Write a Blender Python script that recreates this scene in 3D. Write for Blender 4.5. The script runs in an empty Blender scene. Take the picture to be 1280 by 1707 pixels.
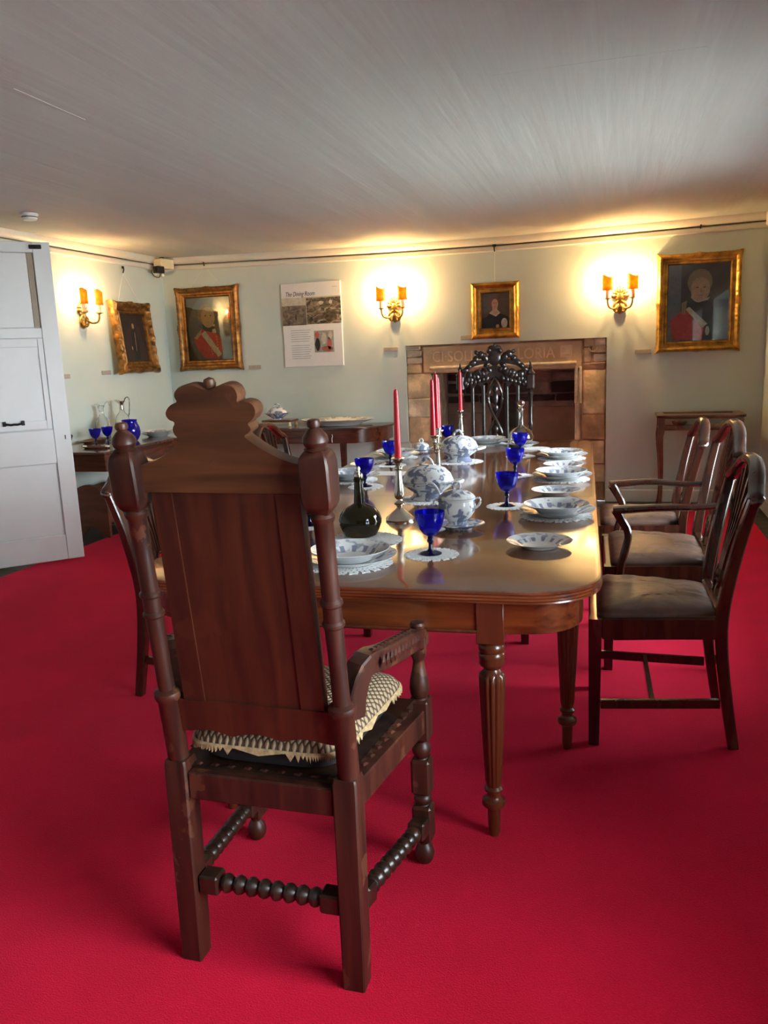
import bpy, bmesh, math, random
from math import sin, cos, pi, radians, sqrt
from mathutils import Vector, Matrix
random.seed(7)
S = bpy.context.scene
COL = S.collection
# ---------------------------------------------------------------- camera
F_PX, PITCH, YAW, ROLL, EYE = 1341.12, 0.192074, 0.288701, -0.039878, 1.40
cd = bpy.data.cameras.new('camera'); cam = bpy.data.objects.new('camera', cd); COL.objects.link(cam)
_f = Vector((-sin(YAW)*cos(PITCH), cos(YAW)*cos(PITCH), -sin(PITCH))); _r = Vector((cos(YAW), sin(YAW), 0)); _u = _r.cross(_f)
_r2 = _r*cos(ROLL)+_u*sin(ROLL); _u2 = -_r*sin(ROLL)+_u*cos(ROLL)
cam.matrix_world = Matrix(((_r2.x,_u2.x,-_f.x,0),(_r2.y,_u2.y,-_f.y,0),(_r2.z,_u2.z,-_f.z,EYE),(0,0,0,1)))
cd.sensor_fit = 'VERTICAL'; cd.sensor_height = 36; cd.lens = F_PX*36/1707; cd.clip_start = .05
S.camera = cam
# ---------------------------------------------------------------- daylight
SKY = (0.86, 0.94, 1.0); SKY_STRENGTH = 11.0; BULB_W = 6.0; EXPOSURE = 1.8
wd = bpy.data.worlds.new('overcast_sky'); S.world = wd; wd.use_nodes = True
wd.node_tree.nodes['Background'].inputs[0].default_value = (*SKY, 1)
wd.node_tree.nodes['Background'].inputs[1].default_value = SKY_STRENGTH
S.view_settings.view_transform = 'Standard'; S.view_settings.look = 'None'; S.view_settings.gamma = 1
S.view_settings.use_curve_mapping = False; S.view_settings.exposure = EXPOSURE
XL, XR, YB, YF = -4.51, 1.17, 7.57, -1.7
WIN = [(3.3, 5.6, .46, 2.06), (.1, 1.7, .62, 2.06)]       # window openings in the right wall: y0, y1, z0, z1
for (y0, y1, z0, z1) in WIN:                                   # sampling portals for the daylight in the window openings
    l = bpy.data.lights.new('window_portal', 'AREA'); l.shape = 'RECTANGLE'; l.size = z1-z0; l.size_y = y1-y0; l.cycles.is_portal = True
    o = bpy.data.objects.new('window_portal', l); COL.objects.link(o); o.location = (XR+.26, (y0+y1)/2, (z0+z1)/2); o.rotation_euler = (0, pi/2, 0)

# ---------------------------------------------------------------- materials
def newmat(name):
    m = bpy.data.materials.new(name); m.use_nodes = True; nt = m.node_tree
    return m, nt, nt.nodes['Principled BSDF']
def N(nt, t, **kw):
    n = nt.nodes.new(t)
    for k, v in kw.items():
        if k in n.inputs: n.inputs[k].default_value = v
        else: setattr(n, k, v)
    return n
def math_(nt, op, a, b=None, c=None):
    n = nt.nodes.new('ShaderNodeMath'); n.operation = op
    for i, x in enumerate((a, b, c)):
        if x is None: continue
        if isinstance(x, (int, float)): n.inputs[i].default_value = x
        else: nt.links.new(x, n.inputs[i])
    return n.outputs[0]
def objco(nt, scale=(1,1,1)):
    tc = nt.nodes.new('ShaderNodeTexCoord'); mp = nt.nodes.new('ShaderNodeMapping'); mp.inputs['Scale'].default_value = scale
    nt.links.new(tc.outputs['Object'], mp.inputs[0]); return mp.outputs[0]
def ramp(nt, fac, stops):
    r = nt.nodes.new('ShaderNodeValToRGB'); e = r.color_ramp.elements
    while len(e) < len(stops): e.new(.5)
    for q, (p, c) in zip(e, stops): q.position = p; q.color = (*c, 1)
    nt.links.new(fac, r.inputs[0]); return r.outputs[0]
def bump(nt, b, h, strength, dist=.01):
    n = nt.nodes.new('ShaderNodeBump'); n.inputs['Strength'].default_value = strength; n.inputs['Distance'].default_value = dist
    nt.links.new(h, n.inputs['Height']); nt.links.new(n.outputs[0], b.inputs['Normal'])
def plain(name, c, rough=.5, metal=0, spec=.5, var=.12, scale=14, bmp=0, bscale=60, coat=0):
    m, nt, b = newmat(name)
    co = objco(nt); n = N(nt, 'ShaderNodeTexNoise', Scale=scale, Detail=5.0); nt.links.new(co, n.inputs['Vector'])
    lo = tuple(max(0, x*(1-var)) for x in c); hi = tuple(min(1, x*(1+var)) for x in c)
    nt.links.new(ramp(nt, n.outputs[0], [(.3, lo), (.7, hi)]), b.inputs['Base Color'])
    b.inputs['Roughness'].default_value = rough; b.inputs['Metallic'].default_value = metal; b.inputs['Specular IOR Level'].default_value = spec
    b.inputs['Coat Weight'].default_value = coat; b.inputs['Coat Roughness'].default_value = .12
    if bmp:
        n2 = N(nt, 'ShaderNodeTexNoise', Scale=bscale, Detail=4.0); nt.links.new(co, n2.inputs['Vector']); bump(nt, b, n2.outputs[0], bmp)
    return m
def wood(name, c1, c2, rough=.35, stretch=(30, 30, 2), coat=0, bmp=.06, worn=None):
    m, nt, b = newmat(name)
    co = objco(nt, stretch); n = N(nt, 'ShaderNodeTexNoise', Scale=1.0, Detail=6.0, Distortion=.6); nt.links.new(co, n.inputs['Vector'])
    col = ramp(nt, n.outputs[0], [(.32, c1), (.68, c2)])
    if worn:
        co2 = objco(nt); n2 = N(nt, 'ShaderNodeTexNoise', Scale=9.0, Detail=8.0); nt.links.new(co2, n2.inputs['Vector'])
        mx = nt.nodes.new('ShaderNodeMix'); mx.data_type = 'RGBA'
        nt.links.new(math_(nt, 'MULTIPLY', math_(nt, 'GREATER_THAN', n2.outputs[0], .62), .55), mx.inputs[0])
        nt.links.new(col, mx.inputs[6]); mx.inputs[7].default_value = (*worn, 1); col = mx.outputs[2]
    nt.links.new(col, b.inputs['Base Color']); b.inputs['Roughness'].default_value = rough
    b.inputs['Coat Weight'].default_value = coat; b.inputs['Coat Roughness'].default_value = .08
    if bmp: bump(nt, b, n.outputs[0], bmp, .004)
    return m
def china(name, R=None, cover=.52, white=(.68, .69, .70), ink=(.085, .11, .22)):
    """white glazed ware with a blue transfer print; R: print only on the rim band of a plate of that radius"""
    m, nt, b = newmat(name); tc = nt.nodes.new('ShaderNodeTexCoord')
    n = N(nt, 'ShaderNodeTexNoise', Scale=30.0, Detail=3.0, Distortion=1.0); nt.links.new(tc.outputs['Object'], n.inputs['Vector'])
    n3 = N(nt, 'ShaderNodeTexNoise', Scale=14.0, Detail=1.0); nt.links.new(tc.outputs['Object'], n3.inputs['Vector'])
    f = math_(nt, 'ADD', math_(nt, 'MULTIPLY', n.outputs[0], .7), math_(nt, 'MULTIPLY', n3.outputs[0], .3))
    f = math_(nt, 'MULTIPLY', math_(nt, 'SUBTRACT', f, cover), 14.0); f = math_(nt, 'MINIMUM', math_(nt, 'MAXIMUM', f, 0.0), .85)
    if R:
        sx = nt.nodes.new('ShaderNodeSeparateXYZ'); nt.links.new(tc.outputs['Object'], sx.inputs[0])
        r = math_(nt, 'SQRT', math_(nt, 'ADD', math_(nt, 'POWER', sx.outputs[0], 2.0), math_(nt, 'POWER', sx.outputs[1], 2.0)))
        f = math_(nt, 'MULTIPLY', f, math_(nt, 'MULTIPLY', math_(nt, 'GREATER_THAN', r, R*.52), math_(nt, 'LESS_THAN', r, R*.97)))
        th = math_(nt, 'ARCTAN2', sx.outputs[1], sx.outputs[0])
        tear = math_(nt, 'MULTIPLY', math_(nt, 'GREATER_THAN', math_(nt, 'ADD', math_(nt, 'SINE', math_(nt, 'MULTIPLY', th, 13.0)), math_(nt, 'MULTIPLY', n.outputs[0], 1.6)), 1.05),
                     math_(nt, 'MULTIPLY', math_(nt, 'GREATER_THAN', r, R*.55), math_(nt, 'LESS_THAN', r, R*.70)))
        f = math_(nt, 'MAXIMUM', math_(nt, 'MULTIPLY', f, .7), math_(nt, 'MULTIPLY', tear, .75))
        g = nt.nodes.new('ShaderNodeNewGeometry'); gz = nt.nodes.new('ShaderNodeSeparateXYZ'); nt.links.new(g.outputs['Normal'], gz.inputs[0])
        f = math_(nt, 'MULTIPLY', f, math_(nt, 'GREATER_THAN', gz.outputs[2], .15))
    mx = nt.nodes.new('ShaderNodeMix'); mx.data_type = 'RGBA'; nt.links.new(f, mx.inputs[0])
    mx.inputs[6].default_value = (*white, 1); mx.inputs[7].default_value = (*ink, 1)
    nt.links.new(mx.outputs[2], b.inputs['Base Color']); b.inputs['Roughness'].default_value = .12
    return m
def glass(name, c, trans=1.0, rough=.02, ior=1.45):
    m, nt, b = newmat(name); co = objco(nt); n = N(nt, 'ShaderNodeTexNoise', Scale=20.0); nt.links.new(co, n.inputs['Vector'])
    nt.links.new(ramp(nt, n.outputs[0], [(0, tuple(x*.95 for x in c)), (1, c)]), b.inputs['Base Color'])
    b.inputs['Transmission Weight'].default_value = trans; b.inputs['Roughness'].default_value = rough; b.inputs['IOR'].default_value = ior
    return m
def pane_mat(name, refl=.10, tint=(.97, .99, .98)):
    m, nt, b = newmat(name); out = nt.nodes['Material Output']
    t = N(nt, 'ShaderNodeBsdfTransparent'); t.inputs[0].default_value = (*tint, 1)
    g = N(nt, 'ShaderNodeBsdfGlossy', Roughness=.03); fr = N(nt, 'ShaderNodeFresnel', IOR=1.5)
    mx = nt.nodes.new('ShaderNodeMixShader'); nt.links.new(math_(nt, 'ADD', fr.outputs[0], refl-.04), mx.inputs[0])
    nt.links.new(t.outputs[0], mx.inputs[1]); nt.links.new(g.outputs[0], mx.inputs[2]); nt.links.new(mx.outputs[0], out.inputs[0]); nt.nodes.remove(b)
    return m
def emit(name, c, s):
    m, nt, b = newmat(name); b.inputs['Base Color'].default_value = (*c, 1); b.inputs['Emission Color'].default_value = (*c, 1); b.inputs['Emission Strength'].default_value = s
    return m
M = {}
M['wall'] = plain('wall_paint', (.56, .625, .575), .75, var=.03, scale=3, bmp=.05, bscale=40)
M['white_paint'] = plain('white_gloss_paint', (.66, .66, .66), .4, var=.03, scale=5, bmp=.03, bscale=30)
M['trim_paint'] = plain('cream_trim_paint', (.66, .635, .56), .45, var=.03)
M['recess_shadow'] = plain('door_recess_shadow_brown', (.30, .24, .17), .5, var=.08)
M['iron'] = plain('black_iron', (.012, .011, .010), .45, .3)
M['black'] = plain('black_plastic', (.01, .01, .012), .35)
M['white_plastic'] = plain('white_plastic', (.75, .75, .73), .4, var=.02)
M['floor'] = wood('dark_floorboard', (.035, .030, .026), (.075, .065, .055), .4, (2, 30, 30))
M['bounce_paving'] = plain('pale_bounce_paving', (.50, .49, .46), .95, var=.12, scale=3)  # pale tone chosen so the unseen ground brightens the ceiling
M['outer'] = plain('outer_stone', (.4, .37, .32), .9)
# ceiling: lining plaster brushed in long streaks towards the far wall
m, nt, b = newmat('ceiling_plaster'); co = objco(nt, (3.6, .16, 1)); n = N(nt, 'ShaderNodeTexNoise', Scale=1.0, Detail=3.0, Distortion=.15); nt.links.new(co, n.inputs['Vector'])
co2 = objco(nt, (22, 1.2, 1)); n2 = N(nt, 'ShaderNodeTexNoise', Scale=1.0, Detail=3.0); nt.links.new(co2, n2.inputs['Vector'])
h = math_(nt, 'ADD', n.outputs[0], math_(nt, 'MULTIPLY', n2.outputs[0], .25))
nt.links.new(ramp(nt, n.outputs[0], [(.3, (.455, .465, .445)), (.7, (.495, .505, .485))]), b.inputs['Base Color']); b.inputs['Roughness'].default_value = .8; bump(nt, b, h, .26, .05); M['ceiling'] = m
# carpet
m, nt, b = newmat('red_carpet'); co = objco(nt); n = N(nt, 'ShaderNodeTexNoise', Scale=260.0, Detail=2.0); nt.links.new(co, n.inputs['Vector'])
n2 = N(nt, 'ShaderNodeTexNoise', Scale=2.2, Detail=4.0); nt.links.new(co, n2.inputs['Vector'])
f = math_(nt, 'ADD', math_(nt, 'MULTIPLY', n.outputs[0], .5), math_(nt, 'MULTIPLY', n2.outputs[0], .5))
nt.links.new(ramp(nt, f, [(.35, (.47, .0025, .018)), (.65, (.69, .004, .036))]), b.inputs['Base Color']); b.inputs['Roughness'].default_value = .95
b.inputs['Specular IOR Level'].default_value = .1; b.inputs['Sheen Weight'].default_value = .35; b.inputs['Sheen Roughness'].default_value = .5; b.inputs['Sheen Tint'].default_value = (1, .12, .25, 1)
bump(nt, b, n.outputs[0], .5, .006); M['carpet'] = m
M['table_top'] = wood('golden_mahogany_top', (.105, .036, .012), (.18, .068, .023), .17, (2.5, 26, 26), coat=.7, bmp=.012)
M['mahogany'] = wood('red_mahogany', (.065, .013, .005), (.13, .033, .011), .28, (20, 20, 2.5), coat=.3, bmp=.02)
M['mahogany_x'] = wood('red_mahogany_rail', (.065, .010, .003), (.17, .036, .008), .25, (3, 30, 30), coat=.3, bmp=.02)
M['chair_wood'] = wood('dark_mahogany_chair', (.024, .007, .004), (.064, .019, .010), .22, (24, 24, 3), coat=.5, bmp=.02)
M['side_wood'] = wood('side_table_mahogany', (.05, .013, .007), (.12, .035, .016), .25, (3, 24, 24), coat=.4, bmp=.02)
M['side_wood_y'] = wood('side_table_mahogany_long', (.05, .013, .007), (.12, .035, .016), .25, (24, 3, 24), coat=.4, bmp=.02)
M['side_top'] = wood('side_table_top', (.06, .03, .02), (.11, .055, .04), .18, (2, 20, 20), coat=.5, bmp=.01)
M['stand_wood'] = wood('brown_stand_wood', (.10, .030, .016), (.20, .065, .033), .4, (3, 20, 20), bmp=.03)
M['oak'] = wood('old_oak_dark', (.022, .006, .004), (.068, .017, .009), .42, (34, 34, 3), bmp=.12, worn=(.13, .045, .022))
M['oak_panel'] = wood('old_oak_panel', (.040, .008, .004), (.088, .021, .008), .42, (26, 26, 1.6), bmp=.06, worn=(.085, .020, .008))
M['oak_crest'] = wood('old_oak_crest', (.050, .017, .006), (.14, .052, .019), .45, (3, 30, 30), bmp=.12, worn=(.14, .055, .024))
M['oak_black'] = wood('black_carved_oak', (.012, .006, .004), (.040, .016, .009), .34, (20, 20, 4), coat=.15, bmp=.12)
M['ebony'] = wood('dark_carved_wood', (.012, .008, .007), (.035, .022, .018), .28, (20, 20, 4), coat=.3, bmp=.1)
M['leather'] = plain('brown_leather', (.115, .062, .046), .36, var=.28, scale=9, bmp=.8, bscale=11)
M['silver'] = plain('old_silver', (.62, .58, .50), .2, 1, var=.08)
M['brass'] = plain('aged_brass', (.42, .27, .08), .35, 1, var=.3)
M['gilt'] = plain('gilt_gesso', (.45, .24, .045), .38, .75, var=.55, scale=16, bmp=.3, bscale=50)
M['gilt_dark'] = plain('dark_gilt', (.26, .12, .03), .42, .7, var=.6, scale=22, bmp=.3, bscale=50)
M['gilt_light'] = plain('bright_gilt', (.62, .40, .13), .32, .8, var=.4, scale=25)
M['ivory'] = plain('ivory_sleeve', (.70, .60, .40), .5, var=.05)
M['wax'] = plain('red_wax', (.62, .004, .018), .3, var=.05)
M['wick'] = plain('candle_wick', (.6, .45, .35), .8)
M['doily'] = plain('white_lace', (.72, .73, .74), .85, var=.06, scale=80, bmp=.4, bscale=220)
M['paper'] = plain('white_paper', (.74, .73, .72), .7, var=.02)
M['china'] = china('blue_and_white_ware', None, .475)
M['plain_china'] = china('plain_white_ware', None, .60)
CH = {r: china('printed_plate_%d' % int(r*1000), r) for r in (.145, .125, .106)}
M['cobalt'] = glass('cobalt_glass', (.010, .012, .66), .85); M['cobalt_dark'] = glass('deep_cobalt_glass', (.002, .002, .045), .4)
M['bottle'] = glass('dark_olive_glass', (.022, .016, .004), .5, .03)
M['clear'] = glass('clear_glass', (.97, .98, .98))
M['pane'] = pane_mat('window_pane'); M['glazing'] = pane_mat('picture_glazing', .07); M['case_glass'] = pane_mat('display_case_glass', .12)
M['bulb'] = emit('lit_bulb', (1, .72, .36), 60)
m, nt, b = newmat('orange_parchment'); out = nt.nodes['Material Output']; tr = N(nt, 'ShaderNodeBsdfTranslucent'); co = objco(nt); n = N(nt, 'ShaderNodeTexNoise', Scale=30.0, Detail=3.0); nt.links.new(co, n.inputs['Vector'])
cc = ramp(nt, n.outputs[0], [(.3, (.75, .14, .012)), (.7, (.95, .24, .025))]); nt.links.new(cc, tr.inputs[0]); nt.links.new(cc, b.inputs['Base Color']); b.inputs['Roughness'].default_value = .6
mx = nt.nodes.new('ShaderNodeMixShader'); mx.inputs[0].default_value = .6; nt.links.new(b.outputs[0], mx.inputs[1]); nt.links.new(tr.outputs[0], mx.inputs[2]); nt.links.new(mx.outputs[0], out.inputs[0]); M['shade'] = m
# needlepoint trellis
m, nt, b = newmat('trellis_needlepoint'); tc = nt.nodes.new('ShaderNodeTexCoord'); sx = nt.nodes.new('ShaderNodeSeparateXYZ'); nt.links.new(tc.outputs['Object'], sx.inputs[0])
yy = math_(nt, 'MULTIPLY', sx.outputs[1], .8); k = 380.0
p1 = math_(nt, 'ABSOLUTE', math_(nt, 'SINE', math_(nt, 'MULTIPLY', math_(nt, 'ADD', sx.outputs[0], yy), k*.5)))
p2 = math_(nt, 'ABSOLUTE', math_(nt, 'SINE', math_(nt, 'MULTIPLY', math_(nt, 'SUBTRACT', sx.outputs[0], yy), k*.5)))
pr = math_(nt, 'MULTIPLY', p1, p2); nt.links.new(ramp(nt, pr, [(.22, (.075, .045, .025)), (.5, (.40, .29, .18))]), b.inputs['Base Color']); b.inputs['Roughness'].default_value = .9; bump(nt, b, pr, .6, .004); M['trellis'] = m
M['trellis_edge'] = plain('frayed_tan_wool', (.42, .29, .15), .95, var=.35, scale=90)
M['black_cloth'] = plain('black_cloth', (.012, .010, .012), .95, var=.3, scale=120)
def stone(name, c, var=.42, sc=8):
    m, nt, b = newmat(name); co = objco(nt); n = N(nt, 'ShaderNodeTexNoise', Scale=float(sc), Detail=7.0); nt.links.new(co, n.inputs['Vector'])
    n2 = N(nt, 'ShaderNodeTexNoise', Scale=40.0, Detail=4.0); nt.links.new(co, n2.inputs['Vector'])
    nt.links.new(ramp(nt, n.outputs[0], [(.3, tuple(x*(1-var) for x in c)), (.55, c), (.66, tuple(min(1, x*(1+var*1.3)) for x in c))]), b.inputs['Base Color'])
    b.inputs['Roughness'].default_value = .9; bump(nt, b, math_(nt, 'ADD', n.outputs[0], math_(nt, 'MULTIPLY', n2.outputs[0], .4)), .5, .02); return m
M['sand'] = stone('sandstone', (.60, .43, .25), .32); M['sand2'] = stone('sandstone_pale', (.64, .52, .37), .35); M['lintel'] = stone('lintel_sandstone', (.56, .385, .225), .16, 5); M['sand3'] = stone('sandstone_brown', (.40, .23, .13))
M['letter'] = stone('carved_sandstone', (.70, .52, .34), .12)
M['soot'] = stone('sooty_stone', (.075, .062, .060), .4); M['mortar'] = stone('grey_mortar', (.40, .31, .26), .25); M['hearthplaster'] = stone('brown_hearth_panel', (.50, .31, .20), .15, 3)

# ---------------------------------------------------------------- mesh builder
class MB:
    def __init__(s): s.v = []; s.f = []; s.m = []
    def add(s, vs, fs, m=0, T=None):
        k = len(s.v); s.v += [tuple(T @ Vector(p)) if T else tuple(p) for p in vs]; s.f += [tuple(i+k for i in f) for f in fs]; s.m += [m]*len(fs); return s
    def box(s, a, b, m=0, ch=0, T=None):
        x0, y0, z0 = (min(a[i], b[i]) for i in range(3)); x1, y1, z1 = (max(a[i], b[i]) for i in range(3))
        if not ch:
            return s.add([(x0,y0,z0),(x1,y0,z0),(x1,y1,z0),(x0,y1,z0),(x0,y0,z1),(x1,y0,z1),(x1,y1,z1),(x0,y1,z1)], [(3,2,1,0),(4,5,6,7),(0,1,5,4),(1,2,6,5),(2,3,7,6),(3,0,4,7)], m, T)
        c = min(ch, (x1-x0)*.45, (y1-y0)*.45, (z1-z0)*.45); vs = []; idx = {}
        P = ((x0, x1), (y0, y1), (z0, z1))
        for i in (0, 1):
            for j in (0, 1):
                for k in (0, 1):
                    q = [P[0][i], P[1][j], P[2][k]]; d = [c if t == 0 else -c for t in (i, j, k)]
                    for ax in range(3):
                        w = [q[t]+(0 if t == ax else d[t]) for t in range(3)]; idx[i, j, k, ax] = len(vs); vs.append(w)
        fs = []
        for ax in range(3):
            o1, o2 = [t for t in range(3) if t != ax]
            for sd in (0, 1):
                def key(u, w): t = [0]*3; t[ax] = sd; t[o1] = u; t[o2] = w; return idx[t[0], t[1], t[2], ax]
                fs.append((key(0,0), key(1,0), key(1,1), key(0,1)))
            for u in (0, 1):
                for w in (0, 1):
                    def kk(e, a2): t = [0]*3; t[ax] = e; t[o1] = u; t[o2] = w; return idx[t[0], t[1], t[2], a2]
                    fs.append((kk(0, o1), kk(1, o1), kk(1, o2), kk(0, o2)))
        for i in (0, 1):
            for j in (0, 1):
                for k in (0, 1): fs.append((idx[i,j,k,0], idx[i,j,k,1], idx[i,j,k,2]))
        return s.add(vs, fs, m, T)
    def loft(s, loops, m=0, cap=True, T=None, closed=True, ring=False):
        n = len(loops[0]); vs = [p for L in loops for p in L]; fs = []; R = len(loops)
        for r in range(R if ring else R-1):
            a, b = r*n, ((r+1) % R)*n
            for i in range(n if closed else n-1): j = (i+1) % n; fs.append((a+i, a+j, b+j, b+i))
        if cap and not ring: fs.append(tuple(range(n))[::-1]); fs.append(tuple((R-1)*n+i for i in range(n)))
        return s.add(vs, fs, m, T)
    def lathe(s, prof, n=24, m=0, T=None, sx=1, sy=1, mod=None):
        vs = []; fs = []; rows = []
        for r, z in prof:
            if r < 1e-6: rows.append([len(vs)]); vs.append((0, 0, z))
            else:
                rows.append(list(range(len(vs), len(vs)+n)))
                for i in range(n):
                    a = 2*pi*i/n; q = r*(mod(a, z) if mod else 1); vs.append((q*cos(a)*sx, q*sin(a)*sy, z))
        for A, B in zip(rows, rows[1:]):
            for i in range(n):
                j = (i+1) % n
                if len(A) == 1 and len(B) == 1: break
                if len(A) == 1: fs.append((A[0], B[j], B[i]))
                elif len(B) == 1: fs.append((A[i], A[j], B[0]))
                else: fs.append((A[i], A[j], B[j], B[i]))
        if len(rows[0]) > 1 and prof[0] != prof[-1]: fs.append(tuple(rows[0][::-1]))
        if len(rows[-1]) > 1 and prof[0] != prof[-1]: fs.append(tuple(rows[-1]))
        return s.add(vs, fs, m, T)
    def tube(s, path, rad, n=8, m=0, sec=None, up=(0, 0, 1), T=None, ring=False):
        P = [Vector(p) for p in path]; L = []; k = len(P); U = Vector(up)
        for i, p in enumerate(P):
            if ring: t = P[(i+1) % k]-P[i-1]
            else: t = (P[min(i+1, k-1)]-P[max(i-1, 0)])
            t.normalize(); u = U-t*U.dot(t)
            if u.length < 1e-4: u = Vector((1, 0, 0))-t*t.x
            u.normalize(); w = t.cross(u); r = rad[min(i, len(rad)-1)] if isinstance(rad, (list, tuple)) else rad
            if sec: L.append([p+w*(a*r)+u*(b*r) for a, b in sec])
            else: L.append([p+w*(r*cos(2*pi*q/n))+u*(r*sin(2*pi*q/n)) for q in range(n)])
        return s.loft(L, m, not ring, T, ring=ring)
    def prism(s, pts, d0, d1, fn, m=0, T=None):
        return s.loft([[fn(x, y, d0) for x, y in pts], [fn(x, y, d1) for x, y in pts]], m, True, T)
    def build(s, name, mats, parent=None, loc=None, smooth=35, rz=0, rot=None):
        me = bpy.data.meshes.new(name); me.from_pydata(s.v, [], s.f)
        for q in (mats if isinstance(mats, (list, tuple)) else [mats]): me.materials.append(M[q] if isinstance(q, str) else q)
        me.polygons.foreach_set('material_index', s.m)
        bm = bmesh.new(); bm.from_mesh(me); bmesh.ops.recalc_face_normals(bm, faces=bm.faces); bm.to_mesh(me); bm.free()
        if smooth: me.shade_smooth(); me.set_sharp_from_angle(angle=radians(smooth))
        o = bpy.data.objects.new(name, me); COL.objects.link(o)
        if parent: o.parent = parent
        if loc is not None: o.location = loc
        if rot: o.rotation_euler = rot
        elif rz: o.rotation_euler = (0, 0, rz)
        return o
def tag(o, label=None, cat=None, group=None, kind=None):
    for k, v in (('label', label), ('category', cat), ('group', group), ('kind', kind)):
        if v: o[k] = v
    return o
def thing(name, label, cat, loc=(0,0,0), rz=0, group=None):
    o = bpy.data.objects.new(name, None); COL.objects.link(o); o.location = loc; o.rotation_euler = (0, 0, rz); o.empty_display_size = .05
    return tag(o, label, cat, group)
def kids(o): return [c for c in bpy.data.objects if c.parent == o]
def copy_tree(o, loc=None, rz=None, label=None, parent=None):
    c = o.copy(); COL.objects.link(c)
    if parent: c.parent = parent
    if loc is not None: c.location = loc
    if rz is not None: c.rotation_euler = (0, 0, rz)
    if label: c['label'] = label
    for k in kids(o): copy_tree(k, parent=c)
    return c
def struct(o): o['kind'] = 'structure'; return o
def rect(w, h): return [(-w/2, -h/2), (w/2, -h/2), (w/2, h/2), (-w/2, h/2)]
def crect(w, h, c): return [(-w/2+c,-h/2),(w/2-c,-h/2),(w/2,-h/2+c),(w/2,h/2-c),(w/2-c,h/2),(-w/2+c,h/2),(-w/2,h/2-c),(-w/2,-h/2+c)]
def chaikin(p, it=2, closed=False):
    for _ in range(it):
        q = [] if closed else [p[0]]
        for a, b in zip(p, p[1:]+([p[0]] if closed else [])):
            q += [tuple(.75*x+.25*y for x, y in zip(a, b)), tuple(.25*x+.75*y for x, y in zip(a, b))]
        if not closed: q.append(p[-1])
        p = q
    return p
def interp(x, tab):
    if x <= tab[0][0]: return tab[0][1]
    for (a, fa), (b, fb) in zip(tab, tab[1:]):
        if x <= b: t = (x-a)/(b-a); return fa+(fb-fa)*t
    return tab[-1][1]

# ================================================================= THE ROOM
SAG = [(-4.6, .118+2.332), (-3.76, .118+2.316), (-2.15, .118+2.287), (-.92, .118+2.279), (.63, .118+2.304), (1.3, .118+2.314)]
def ceil_z(x): return interp(x, SAG)
# floor: sub-floor plus single boards running across
b = MB(); b.box((XL-.2, YF-.2, -.12), (XR+.2, YB+.75, -.025)); fl = struct(b.build('floor', 'soot'))
plank = None; y = YF
while y < YB-.01:
    if plank is None:
        b = MB(); b.box((XL+.002, 0, -.0245), (XR-.002, .1475, -.006), ch=.002); plank = b.build('plank', 'floor', fl); c = plank
    else: c = plank.copy(); COL.objects.link(c)
    c.location = (0, y, 0); y += .15
b = MB(); nx = 24; xs = [XL-.2+(XR-XL+.4)*i/nx for i in range(nx+1)]
b.loft([[(x, Y, ceil_z(x)+dz) for x in xs] for (Y, dz) in ((YF-.2, 0), (YB+.2, 0), (YB+.2, .1), (YF-.2, .1))], closed=False, cap=False, ring=True); struct(b.build('ceiling', 'ceiling', smooth=60))
# hairline joints in the lining paper
for nm, pts in (('plaster_joint', [(-.476, 3.24), (-.1, 3.255), (.275, 3.277)]), ('plaster_joint', [(-2.135, 2.68), (-2.14, 2.9), (-2.143, 3.105)])):
    b = MB(); b.tube([(x, Y, ceil_z(x)--.0004) for x, Y in pts], .0011, 6); o = b.build('ceiling_joint', 'trim_paint'); o.parent = bpy.data.objects['ceiling']
FX0, FX1, FZ = -1.974, -.122, 1.481
b = MB(); b.box((XL-.2, YB, -.1), (FX0, YB+.2, 2.52)); b.box((FX1, YB, -.1), (XR+.2, YB+.2, 2.52)); b.box((FX0, YB, FZ), (FX1, YB+.2, 2.52)); struct(b.build('wall_back', 'wall', smooth=0))
DY0, DY1, DZ = 3.24, 4.26, 2.27
b = MB(); b.box((XL-.2, YF-.2, -.1), (XL, DY0, 2.55)); b.box((XL-.2, DY1, -.1), (XL, YB, 2.55)); b.box((XL-.2, DY0, DZ), (XL, DY1, 2.55)); struct(b.build('wall_left', 'wall', smooth=0))
b = MB(); b.box((XL-1.4, DY0-.2, -.1), (XL-1.3, DY1+.2, 2.5)); b.box((XL-1.3, DY0-.3, -.1), (XL-.2, DY0-.2, 2.5)); b.box((XL-1.3, DY1+.2, -.1), (XL-.2, DY1+.3, 2.5)); b.box((XL-1.4, DY0-.3, -.12), (XL-.2, DY1+.3, -.02)); b.box((XL-1.4, DY0-.3, 2.5), (XL-.2, DY1+.3, 2.55)); struct(b.build('wall_hall', 'wall', smooth=0))
b = MB(); b.box((XL-.2, DY0, -.02), (XL+.03, DY1, .004)); struct(b.build('trim_4', 'trim_paint', smooth=0))
b = MB(); ys = [YF-.2]
for (y0, y1, z0, z1) in sorted(WIN):
    b.box((XR, ys[-1], -.1), (XR+.3, y0, 2.52)); b.box((XR, y0, -.1), (XR+.3, y1, z0)); b.box((XR, y0, z1), (XR+.3, y1, 2.52)); ys.append(y1)
b.box((XR, ys[-1], -.1), (XR+.3, YB, 2.52)); struct(b.build('wall_right', 'wall', smooth=0))
b = MB(); b.box((XL, YF-.2, -.1), (XR, YF, 2.55)); struct(b.build('wall_front', 'wall', smooth=0))
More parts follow.
